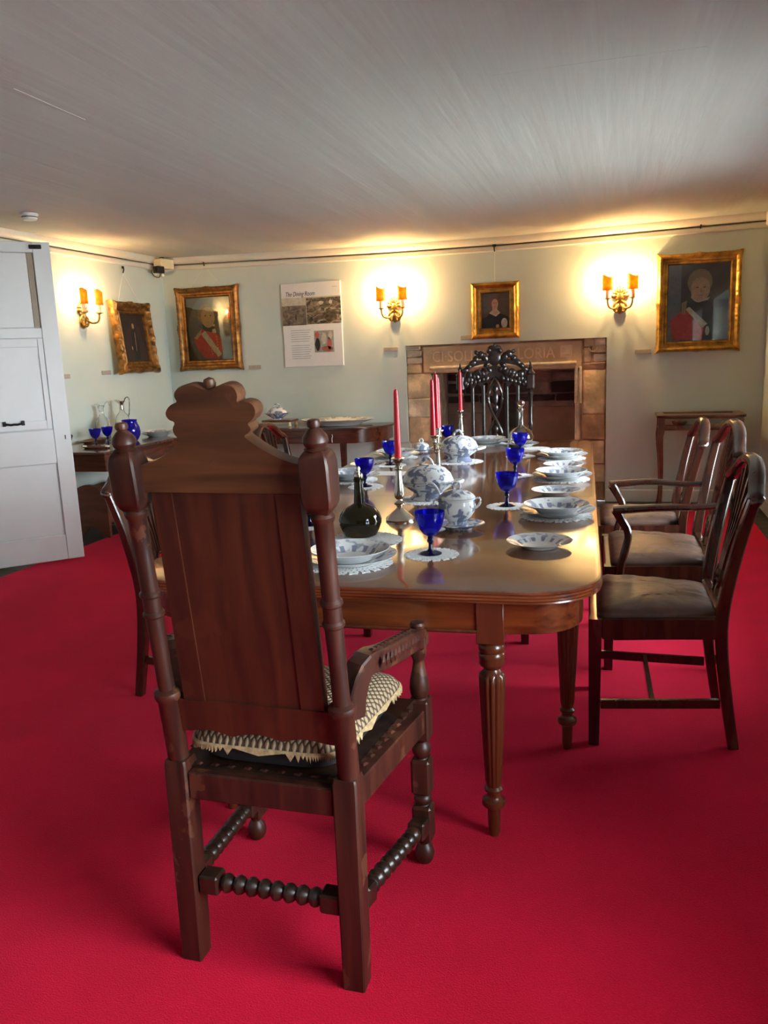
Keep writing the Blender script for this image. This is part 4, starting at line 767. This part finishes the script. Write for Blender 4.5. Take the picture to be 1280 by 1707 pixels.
# ---- on the left wall table
z_ = .7605
jug = thing('jug', 'big round cobalt blue glass jug on the wall table', 'jug', (-4.06, 6.07, z_)); b = MB()
b.lathe([(0, 0), (.052, 0), (.064, .012), (.082, .045), (.088, .080), (.082, .118), (.068, .148), (.062, .165), (.066, .182), (.064, .183), (.0595, .166), (.065, .148), (.078, .118), (.084, .080), (.078, .047), (.060, .016), (0, .012)], 32); b.build('glass_body', 'cobalt', jug)
def claret(x, y, lab, sil, hgt):
    c = thing('claret_jug', lab, 'jug', (x, y, z_)); b = MB(); k = hgt
    b.lathe([(0, 0), (.05, 0), (.058, .02), (.066, .07*k), (.064, .15*k), (.050, .20*k), (.026, .225*k), (.020, .25*k), (.018, .25*k), (.024, .222*k), (.046, .197*k), (.060, .15*k), (.062, .07*k), (.05, .02), (0, .012)], 28); b.build('glass_body', 'clear', c)
    b = MB(); b.lathe([(.0215, .245*k), (.023, .26*k), (.019, .275*k), (.020, .30*k), (.030, .325*k), (.028, .327*k), (.0175, .30*k), (.0165, .27*k)], 20); b.tube([(-.018, 0, .318*k), (-.040, 0, .33*k), (-.058, 0, .335*k)], [.016, .011, .004], 8); b.build('spout', 'silver' if sil else 'clear', c)
    b = MB(); P = chaikin([(.024, 0, .315*k), (.040, 0, .355*k), (.066, 0, .362*k), (.078, 0, .335*k), (.070, 0, .27*k), (.066, 0, .22*k), (.055, 0, .18*k)], 2); b.tube(P, [.0045+.0016*abs(sin(i*.9)) for i in range(len(P))], 8); b.build('handle', 'silver' if sil else 'clear', c); c.rotation_euler = (0, 0, .3)
claret(-4.36, 6.42, 'clear glass claret jug with silver spout and handle on the wall table', True, 1.0); claret(-4.42, 6.20, 'plain clear glass claret jug behind the silver mounted one', False, .92)
for i, s in enumerate(('bottom', 'middle', 'top')): place(DIN, -4.03, 6.45, z_+i*.0125, 'plain rimmed dinner plate, %s of the pile on the wall table' % s, 'plate', 'pile of plates on the wall table', i*1.1)
tr_ = thing('wooden_tray', 'small oval wooden tray with pale handles by the first wall table goblet', 'tray', (-4.02, 5.52, z_)); b = MB(); b.lathe([(0, 0), (.085, 0), (.098, .010), (.10, .016), (.096, .017), (.084, .006), (0, .006)], 32, sx=1.2, sy=.55); b.build('tray', 'side_wood', tr_)
for sx in (-1, 1): b = MB(); b.tube([(sx*.10, -.02, .014), (sx*.122, 0, .018), (sx*.10, .02, .014)], .007, 8); b.build('handle', 'ivory', tr_)
fd = thing('fish_dish', 'long shallow wooden dish at the back of the wall table by the door', 'dish', (-4.36, 5.98, z_)); b = MB(); b.lathe([(0, 0), (.08, 0), (.11, .022), (.107, .024), (.078, .006), (0, .006)], 32, sx=.75, sy=1.5); b.build('dish', 'walnut', fd)
bw = thing('dark_bowl', 'black footed bowl on the wall table, half hidden by the white door', 'bowl', (-4.33, 5.52, z_)); b = MB(); b.lathe([(0, 0), (.035, 0), (.03, .012), (.07, .055), (.085, .10), (.06, .125), (.02, .14), (0, .142)], 24); b.build('body', 'iron', bw)
# ---- on the table under the poster
ws = thing('warming_stand', 'small brown footed stand on the wall table under the poster', 'stand', (-3.19, 7.30, .7605)); b = MB(); b.box((-.155, -.10, .045), (.155, .10, .066), ch=.006); b.build('top_board', 'walnut', ws)
for x in (-.13, .13):
    for y in (-.08, .08): b = MB(); b.lathe([(0, 0), (.016, .003), (.018, .014), (.012, .026), (.014, .0455), (0, .0455)], 12); b.build('foot', 'ivory', ws, (x, y, 0))
vd = thing('vegetable_dish', 'covered blue and white vegetable dish on the small brown stand', 'tureen', (-3.215, 7.30, .8268)); b = MB(); b.lathe([(0, 0), (.06, 0), (.052, .012), (.085, .032), (.128, .060), (.130, .063), (.10, .062), (0, .060)], 36, sy=.8); b.build('bowl', 'china', vd)
b = MB(); b.lathe([(0, .0635), (.098, .0635), (.090, .082), (.060, .108), (.03, .118), (0, .120)], 36, sy=.8); l2 = b.build('lid', 'china', vd); b = MB(); b.tube(chaikin([(-.032, 0, .115), (-.026, 0, .142), (0, 0, .152), (.026, 0, .142), (.032, 0, .115)], 2), .0055, 8); b.build('lid_handle', 'china', l2)
pl = thing('platter', 'large oval meat platter on the wall table under the poster', 'platter', (-2.595, 7.29, .7605)); b = MB(); b.lathe([(0, 0), (.20, 0), (.215, .006), (.235, .022), (.325, .052), (.345, .060), (.343, .063), (.30, .050), (.235, .028), (.21, .012), (0, .012)], 56, sx=1.06, sy=.68); b.build('dish', china('platter_ware', .40, .49, (.66, .65, .62), (.22, .22, .27)), pl)

# ================================================================= ON THE WALLS
def frame_mesh(W, H, fw, dp, amp=.006, freq=46, corner=.012, n=60):
    P = []; q = n
    for sd in range(4):
        for i in range(q):
            t = -1+2*i/q; P.append({0: (t, -1), 1: (1, t), 2: (-t, 1), 3: (-1, -t)}[sd]+(t,))
    prof = [(0, 0), (0, dp*.45), (fw*.06, dp*.75), (fw*.22, dp), (fw*.38, dp*.88), (fw*.5, dp*.62), (fw*.68, dp*.56), (fw*.80, dp*.70), (fw*.90, dp*.66), (fw, dp*.35), (fw, 0)]
    L = []
    for k, (d, h) in enumerate(prof):
        l = []
        for i, (x, z, t) in enumerate(P):
            e = corner*(max(0, abs(t)-.78)/.22)**1.5+corner*.7*max(0, 1-abs(t)/.16); a = amp*abs(sin(freq*t*pi/4+k*.9)) if 1 <= k <= 4 else 0
            g = d-(e if k <= 2 else 0)-(a*.5 if k in (1, 2) else 0); hh = h+(a+e*.8 if 2 <= k <= 4 else 0)
            l.append((x*(W/2-g), -hh, z*(H/2-g)))
        L.append(l)
    b = MB(); b.loft(L, cap=False, ring=True); return b
PC = {}
def pc(c):
    if c not in PC: PC[c] = plain('paint_%d' % len(PC), c, .5, var=.18, scale=40)
    return PC[c]
def ell(cx, cy, rx, ry, n=20, a0=0): return [(cx+rx*cos(a0+2*pi*i/n), cy+ry*sin(a0+2*pi*i/n)) for i in range(n)]
def picture(name, label, W, H, fw, dp, layers, mats, loc, rz=0, tilt=0, glaze=False, wires=None, frame_mat='gilt', **kw):
    t = thing(name, label, 'painting', loc, rz); t.rotation_euler = (tilt, 0, rz)
    frame_mesh(W, H, fw, dp, **kw).build('frame', frame_mat, t)
    b = MB(); cw, ch = W-2*fw+.008, H-2*fw+.008; b.box((-cw/2, -dp*.30, -ch/2), (cw/2, -.002, ch/2), 0)
    for i, (mi, pts) in enumerate(layers): y = -dp*.30-.0004*(i+1); b.add([((u-.5)*cw, y, (v-.5)*ch) for u, v in pts], [tuple(range(len(pts)))], mi)
    b.build('canvas', [pc(c) for c in mats], t, smooth=0)
    if glaze: b = MB(); b.box((-cw/2+.004, -dp*.46, -ch/2+.004), (cw/2-.004, -dp*.42, ch/2-.004)); b.build('glazing', 'glazing', t, smooth=0)
    if wires:
        hx, hz, ax = wires
        b = MB()
        for a in ax: b.tube([(hx, -.020, hz), (a, -dp*.4, H/2-.004)], .0016, 5)
        b.build('hanging_cord', 'white_plastic', t)
        b = MB(); b.tube(chaikin([(hx, -.028, hz+.055), (hx, -.040, hz+.050), (hx, -.036, hz+.02), (hx, -.020, hz-.002)], 2), .006, 6); b.box((hx-.016, -.034, hz+.035), (hx+.016, -.026, hz+.058), ch=.003); b.build('picture_hook', 'iron', t)
    return t
DK, OV, HR, SK, BL, RD, WH, GO, SK2, EY = (.045, .038, .028), (.085, .105, .115), (.22, .14, .06), (.40, .26, .14), (.012, .012, .015), (.46, .035, .022), (.50, .44, .34), (.42, .30, .14), (.42, .24, .13), (.06, .035, .02)
face = lambda cx, cy, rx, ry: [(3, ell(cx, cy, rx, ry, 24)), (8, [(cx+rx*.02, cy+ry*.15), (cx+rx*.22, cy-ry*.25), (cx-rx*.02, cy-ry*.28)]), (9, ell(cx-rx*.32, cy+ry*.15, rx*.16, ry*.06, 10)), (9, ell(cx+rx*.42, cy+ry*.15, rx*.15, ry*.06, 10)), (8, ell(cx+rx*.05, cy-ry*.52, rx*.26, ry*.06, 10)), (2, [(cx-rx*.52, cy+ry*.32), (cx-rx*.12, cy+ry*.30), (cx-rx*.14, cy+ry*.26), (cx-rx*.5, cy+ry*.27)]), (2, [(cx+rx*.22, cy+ry*.30), (cx+rx*.6, cy+ry*.32), (cx+rx*.58, cy+ry*.27), (cx+rx*.24, cy+ry*.26)])]
MT = [DK, OV, HR, SK, BL, RD, WH, GO, SK2, EY]
picture('framed_portrait', 'gilt framed portrait of an officer in a red coat, nearest the room corner', .685, .815, .098, .055,
        [(1, ell(.50, .46, .47, .56, 40)), (2, ell(.45, .72, .19, .17)), (2, ell(.33, .70, .07, .10)), (5, [(.14, .34), (.35, .50), (.62, .44), (.74, .36), (.78, .14), (.70, .02), (.36, .03), (.22, .18)]), (4, [(.36, .60), (.64, .52), (.57, .44), (.36, .48)]), (6, [(.35, .63), (.5, .545), (.63, .535), (.64, .565), (.5, .56), (.37, .66)]), (6, [(.57, .49), (.64, .495), (.66, .43), (.57, .43)])]+face(.49, .68, .155, .165)
        +[(6, [(.31, .42), (.41, .47), (.76, .09), (.67, .045)]), (7, [(.15, .36), (.33, .50), (.31, .41), (.22, .335)])]+[(7, ell(.66+.006*i, .37-.045*i, .012, .011, 8)) for i in range(5)]+[(7, ell(.53+.01*i, .17-.035*i, .011, .010, 8)) for i in range(3)], MT, (-4.013, YB-.004, 1.735), 0, -.012, True, (0, .61, (-.18, .18)), 'gilt_dark')
picture('framed_portrait', 'gilt framed portrait of a fair haired officer with white sash, above the display cabinet', .665, .812, .088, .058,
        [(1, [(0, 0), (.22, 0), (.22, 1), (0, 1)]), (2, ell(.52, .76, .20, .17)), (4, [(.30, .50), (.70, .52), (.82, .30), (.80, .02), (.25, .02), (.28, .3)]), (5, [(.05, .28), (.28, .42), (.62, .24), (.58, .02), (.10, .02)]), (6, [(.38, .57), (.44, .52), (.5, .50), (.66, .53), (.69, .565), (.55, .54), (.40, .62)])]+face(.53, .67, .155, .155)  # grey strip at the left edge is a window reflection painted into the canvas
        +[(6, [(.30, .42), (.36, .45), (.66, .22), (.58, .17)]), (7, [(.23, .50), (.32, .53), (.30, .35), (.24, .36)]), (6, ell(.66, .13, .035, .06))], [(.09, .055, .045), (.20, .20, .20)]+[(.50, .36, .20)]+[(.80, .52, .32), (.03, .03, .035), (.70, .05, .035), (.75, .66, .52), GO, (.55, .32, .18), EY], (.625, YB-.004, 1.738), 0, -.012, True, (0, .60, (-.15, .15)), 'gilt')
picture('framed_portrait', 'small gilt framed portrait of a woman in black above the fireplace', .438, .496, .094, .045,
        [(1, [(0, .35), (0, 1), (.6, 1), (.5, .6)]), (2, ell(.45, .72, .17, .17)), (4, [(.0, .28), (.20, .33), (.28, .42), (.65, .42), (.95, .32), (1, .1), (.98, .02), (.02, .02)]), (6, [(.28, .43), (.40, .52), (.58, .52), (.68, .43), (.52, .33)]), (3, [(.40, .60), (.57, .60), (.58, .45), (.52, .38), (.40, .46)])]+face(.49, .68, .115, .15)+[(6, ell(.82, .14, .11, .14)), (8, ell(.58, .06, .06, .05))], [(.10, .065, .035), (.09, .09, .075), (.16, .055, .025), (.55, .33, .22)]+MT[4:], (-1.108, YB-.004, 1.762), 0, -.01, False, (0, .52, (0,)), 'gilt', amp=.0025, corner=.004)
picture('framed_portrait', 'dark full length portrait in a swept gilt frame on the left wall beside the sconce', .60, .65, .108, .065,
        [(1, [(.1, 0), (.95, 0), (.8, .7), (.5, .9), (.2, .6)]), (4, [(.42, .66), (.62, .66), (.68, .3), (.62, .02), (.44, .02), (.38, .35)]), (8, [(.55, .62), (.57, .60), (.53, .22), (.515, .22)]), (8, ell(.36, .28, .025, .04))]+[(8, ell(.52, .745, .045, .055))], [(.022, .014, .012), (.035, .022, .018)]+MT[2:], (XL+.055, 6.845, 1.655), pi/2, -.09, False, (0, .60, (-.17, .19)), 'gilt_dark', corner=.012, amp=.009, freq=14)
# information panel
pn = thing('information_panel', 'white information board titled The Dining Room hanging on the back wall', 'poster', (-2.90, YB-.002, 1.722)); PW, PH = .614, .80
def pbox(b, u0, u1, v0, v1, y, m=0): b.add([((u-.5)*PW, y, (v-.5)*PH) for u, v in ((u0, v0), (u1, v0), (u1, v1), (u0, v1))], [(0, 1, 2, 3)], m)
b = MB(); b.box((-PW/2, -.014, -PH/2), (PW/2, 0, PH/2), ch=.002); b.build('board', 'paper', pn)
b = MB(); pbox(b, 0, 1, .735, .83, -.0143, 0); pbox(b, 0, .415, .50, .735, -.0146, 1); pbox(b, .42, 1, .505, .815, -.0148, 2)
random.seed(3)
def blob(b, u0, u1, v0, v1, m, y): b.add([((u0+(u1-u0)*(.5+.5*cos(a)*random.uniform(.75, 1))-.5)*PW, y, (v0+(v1-v0)*(.5+.5*sin(a)*random.uniform(.75, 1))-.5)*PH) for a in [2*pi*i/10 for i in range(10)]], [tuple(range(10))], m)
for q in [(.22, .25, .55, .64, 4)]: blob(b, *q[:4], q[4], -.0150)
for q in [(.62, .72, .73, .78, 5), (.80, .86, .73, .785, 5), (.45, .53, .53, .59, 4), (.62, .76, .507, .55, 4)]: blob(b, *q[:4], q[4], -.0151)
pbox(b, .525, .855, .165, .425, -.0146, 7)
for q in [(.53, .63, .17, .35, 4), (.53, .62, .33, .42, 8), (.64, .74, .24, .42, 0), (.74, .82, .18, .35, 8), (.76, .84, .30, .42, 0), (.62, .85, .17, .24, 9)]: blob(b, *q[:4], q[4], -.0150)
def snap(nm, stops, sc):
    m, nt, bb = newmat(nm); n = N(nt, 'ShaderNodeTexNoise', Scale=sc, Detail=3.0, Distortion=1.5); nt.links.new(objco(nt, (1, 1, 1.5)), n.inputs['Vector']); nt.links.new(ramp(nt, n.outputs[0], stops), bb.inputs['Base Color']); return m
b.build('printed_pictures', [pc((.52, .47, .38)), snap('old_photo_hills', [(.3, (.05, .04, .03)), (.5, (.14, .11, .08)), (.7, (.24, .20, .15))], 16.0), snap('old_photo_room', [(.32, (.03, .022, .015)), (.48, (.13, .095, .055)), (.58, (.28, .22, .15)), (.72, (.55, .48, .37))], 13.0)]+[pc(c) for c in [ (.24, .19, .13), (.035, .028, .02), (.60, .54, .44), (.20, .13, .06), (.33, .32, .29), (.52, .12, .09), (.35, .10, .06)]], pn, smooth=0)
b = MB()
for i in range(14):
    if i == 6: continue
    v = .435-.026*i; b.box(((.13-.5)*PW, -.0149, (v-.5)*PH), ((.47-.02*(i % 3)-.5)*PW, -.0143, (v-.5)*PH+.0055))
b.build('text_lines', m_ink, pn, smooth=0)
text_mesh('The Dining Room', .30, .056, 'title_lettering', 'iron', pn, (-.255, -.0147, .262), (pi/2, 0, 0), .0003, .35)
b = MB(); b.box((.225, -.0147, .345), (.275, -.0143, .349)); b.build('small_print', m_ink, pn, smooth=0)
# caption labels
lab_m = plain('caption_card', (.40, .34, .27), .6, var=.08, scale=60)
for (x, z, s) in ((-3.545, 1.335, 'beside the officer portrait nearest the corner'), (-2.112, 1.456, 'under the sconce between the board and the fireplace'), (-1.365, 1.533, 'beside the small portrait above the fireplace'), (.185, 1.344, 'beside the portrait over the display cabinet')):
    b = MB(); b.box((-.068, -.008, -.019), (.068, 0, .019), ch=.002); tag(b.build('caption_label', lab_m, None, (x, YB-.001, z)), 'small brown caption plate '+s, 'label', 'caption plates on the walls')
for (y, z, s) in ((6.455, 1.345, 'tucked behind the lower corner of the left wall portrait'), (5.87, 1.33, 'just visible past the edge of the white door')):
    b = MB(); b.box((-.068, -.008, -.019), (.068, 0, .019), ch=.002); tag(b.build('caption_label', lab_m, None, (XL+.001, y, z), rz=pi/2), 'small brown caption plate '+s, 'label', 'caption plates on the walls')
b = MB(); b.box((-.07, -.012, -.03), (.07, 0, .03), ch=.004); so = b.build('socket_plate', 'white_plastic', None, (.06, YB-.0005, .155)); tag(so, 'white wall socket above the skirting beside the fireplace', 'socket')
# security camera in the corner
sc = thing('security_camera', 'boxy security camera with dark lens high in the room corner', 'camera', (-4.40, YB-.15, 2.30), -.25)
b = MB(); b.box((-.055, -.075, .03), (.055, .10, .125), ch=.006); b.build('mount_box', 'ivory', sc); b = MB(); b.box((-.015, -.13, -.015), (.06, -.04, .05), ch=.006); b.lathe([(0, 0), (.020, 0), (.022, .012), (0, .012)], 16, T=Matrix.Translation((.022, -.129, .018))@Matrix.Rotation(pi/2, 4, 'X')); b.build('lens_body', 'black', sc)
b = MB(); b.tube([(.05, -.06, -.035), (-.10, -.02, -.040)], .014, 8); b.build('bracket_arm', 'white_plastic', sc); b = MB(); b.tube(chaikin([(-.04, -.06, .08), (-.09, -.06, .07), (-.10, -.06, .0), (-.06, -.07, -.04), (.02, -.08, -.06), (.045, -.09, -.02)], 2), .0045, 6); b.build('cable', 'black', sc)
b = MB(); b.tube(chaikin([(-.042, -.0, .125), (-.03, .0, .15), (-.0, .02, .14)], 2), .0045, 6); b.build('cable', 'black', sc)
sm = thing('smoke_detector', 'round white smoke detector on the ceiling above the door', 'detector', (-3.86, 4.85, ceil_z(-3.86))); b = MB(); b.lathe([(0, 0), (.058, 0), (.058, -.012), (.050, -.014), (.050, -.034), (.040, -.044), (0, -.046)][::-1], 28); b.build('housing', 'white_plastic', sm)
b = MB(); b.lathe([(.0495, -.0215), (.0508, -.0215), (.0508, -.0275), (.0495, -.0275), (.0495, -.0215)], 28); b.build('vent_slot', 'black', sm)
# wall lamps
lights = []
def sconce(label, loc, rz, k=1.0):
    t = thing('wall_sconce', label, 'lamp', loc, rz, 'gilt wall sconces'); 
    b = MB()
    for i in range(7):                                             # shell-shaped backplate
        a = pi*(i/6); b.lathe([(0, -.008), (.8, -.004), (1, .002), (.6, .012), (0, .016)], 10, T=Matrix.Translation((.040*cos(a), -.014, .055+.048*sin(a)))@Matrix.Rotation(pi/2-a, 4, 'Y')@Matrix.Scale(.022, 4, (1, 0, 0))@Matrix.Scale(.040, 4, (0, 0, 1))@Matrix.Rotation(pi/2, 4, 'X'))
    b.lathe([(0, -.012), (.8, -.008), (1, 0), (.7, .012), (0, .018)], 16, T=Matrix.Translation((0, -.014, .045))@Matrix.Scale(.046, 4, (1, 0, 0))@Matrix.Scale(.055, 4, (0, 0, 1))@Matrix.Rotation(pi/2, 4, 'X'))
    for sx in (-1, 1): b.tube(chaikin([(sx*.008, -.016, .02), (sx*.045, -.024, -.01), (sx*.058, -.022, -.05), (sx*.035, -.018, -.082), (sx*.012, -.02, -.070)], 2), .011, 8)
    b.lathe([(0, -.01), (.9, -.004), (.7, .014), (0, .022)], 12, T=Matrix.Translation((0, -.014, -.062))@Matrix.Scale(.03, 4, (1, 0, 0))@Matrix.Scale(.042, 4, (0, 0, 1))@Matrix.Rotation(pi/2, 4, 'X')); b.build('backplate', 'brass', t)
    for sx in (-1, 1):
        P = chaikin([(sx*.010, -.030, -.02), (sx*.040, -.06, -.055), (sx*.085, -.095, -.050), (sx*.102, -.105, -.015), (sx*.104, -.106, .028)], 2); b = MB(); b.tube(P, .0085, 8); b.lathe([(.010, .020), (.016, .026), (.036, .031), (.037, .035), (0, .034)], 18, T=Matrix.Translation((sx*.104, -.106, 0))); b.build('arm', 'brass', t)
        b = MB(); b.lathe([(0, .0355), (.0185, .0355), (.018, .118), (.010, .120), (0, .120)], 16, T=Matrix.Translation((sx*.104, -.106, 0))); b.build('candle_sleeve', 'ivory', t)
        b = MB(); b.lathe([(0, .1205), (.008, .1205), (.014, .140), (.015, .155), (.008, .180), (0, .192)], 14, T=Matrix.Translation((sx*.104, -.106, 0))); bl = b.build('bulb', 'bulb', t)
        b = MB(); vs = []; n = 18; th = .0012                      # curved shield in front of the bulb, wavy top edge
        for i in range(n+1):
            a = -pi*.96+pi*.92*i/n; w_ = .012*sin(i/n*2*pi+.5)
            for rr in (.047, .047-th):
                for z in (.098, .150, .222+w_): vs.append((sx*.104+rr*cos(a)*.98, -.106+rr*sin(a)*.85, z))
        fs = []
        for i in range(n):
            a, c = i*6, (i+1)*6; fs += [(a, c, c+1, a+1), (a+1, c+1, c+2, a+2), (a+3, a+4, c+4, c+3), (a+4, a+5, c+5, c+4), (a, a+3, c+3, c), (a+2, c+2, c+5, a+5)]
        fs += [(0, 1, 4, 3), (1, 2, 5, 4), (n*6, n*6+3, n*6+4, n*6+1), (n*6+1, n*6+4, n*6+5, n*6+2)]; b.add(vs, fs); sh = b.build('shade', 'shade', t)
        b = MB(); b.tube([(sx*.104, -.085, .16), (sx*.104, -.145, .175)], .002, 5); b.build('shade_clip', 'brass', sh)
        L = bpy.data.lights.new('sconce_bulb_light', 'POINT'); L.energy = BULB_W*k; L.color = (1, .62, .24); L.shadow_soft_size = .016; lo = bpy.data.objects.new('sconce_bulb_light', L); COL.objects.link(lo); lo.parent = t; lo.location = (sx*.104, -.088, .175)
sconce('gilt two branch sconce with orange shades between the board and the fireplace', (-2.06, YB-.001, 1.80), 0)
sconce('gilt two branch sconce with orange shades between the small portrait and the display cabinet', (-.015, YB-.001, 1.775), 0)
sconce('gilt two branch sconce with orange shades on the left wall, half beside the white door', (XL+.001, 6.19, 1.83), pi/2, .42)
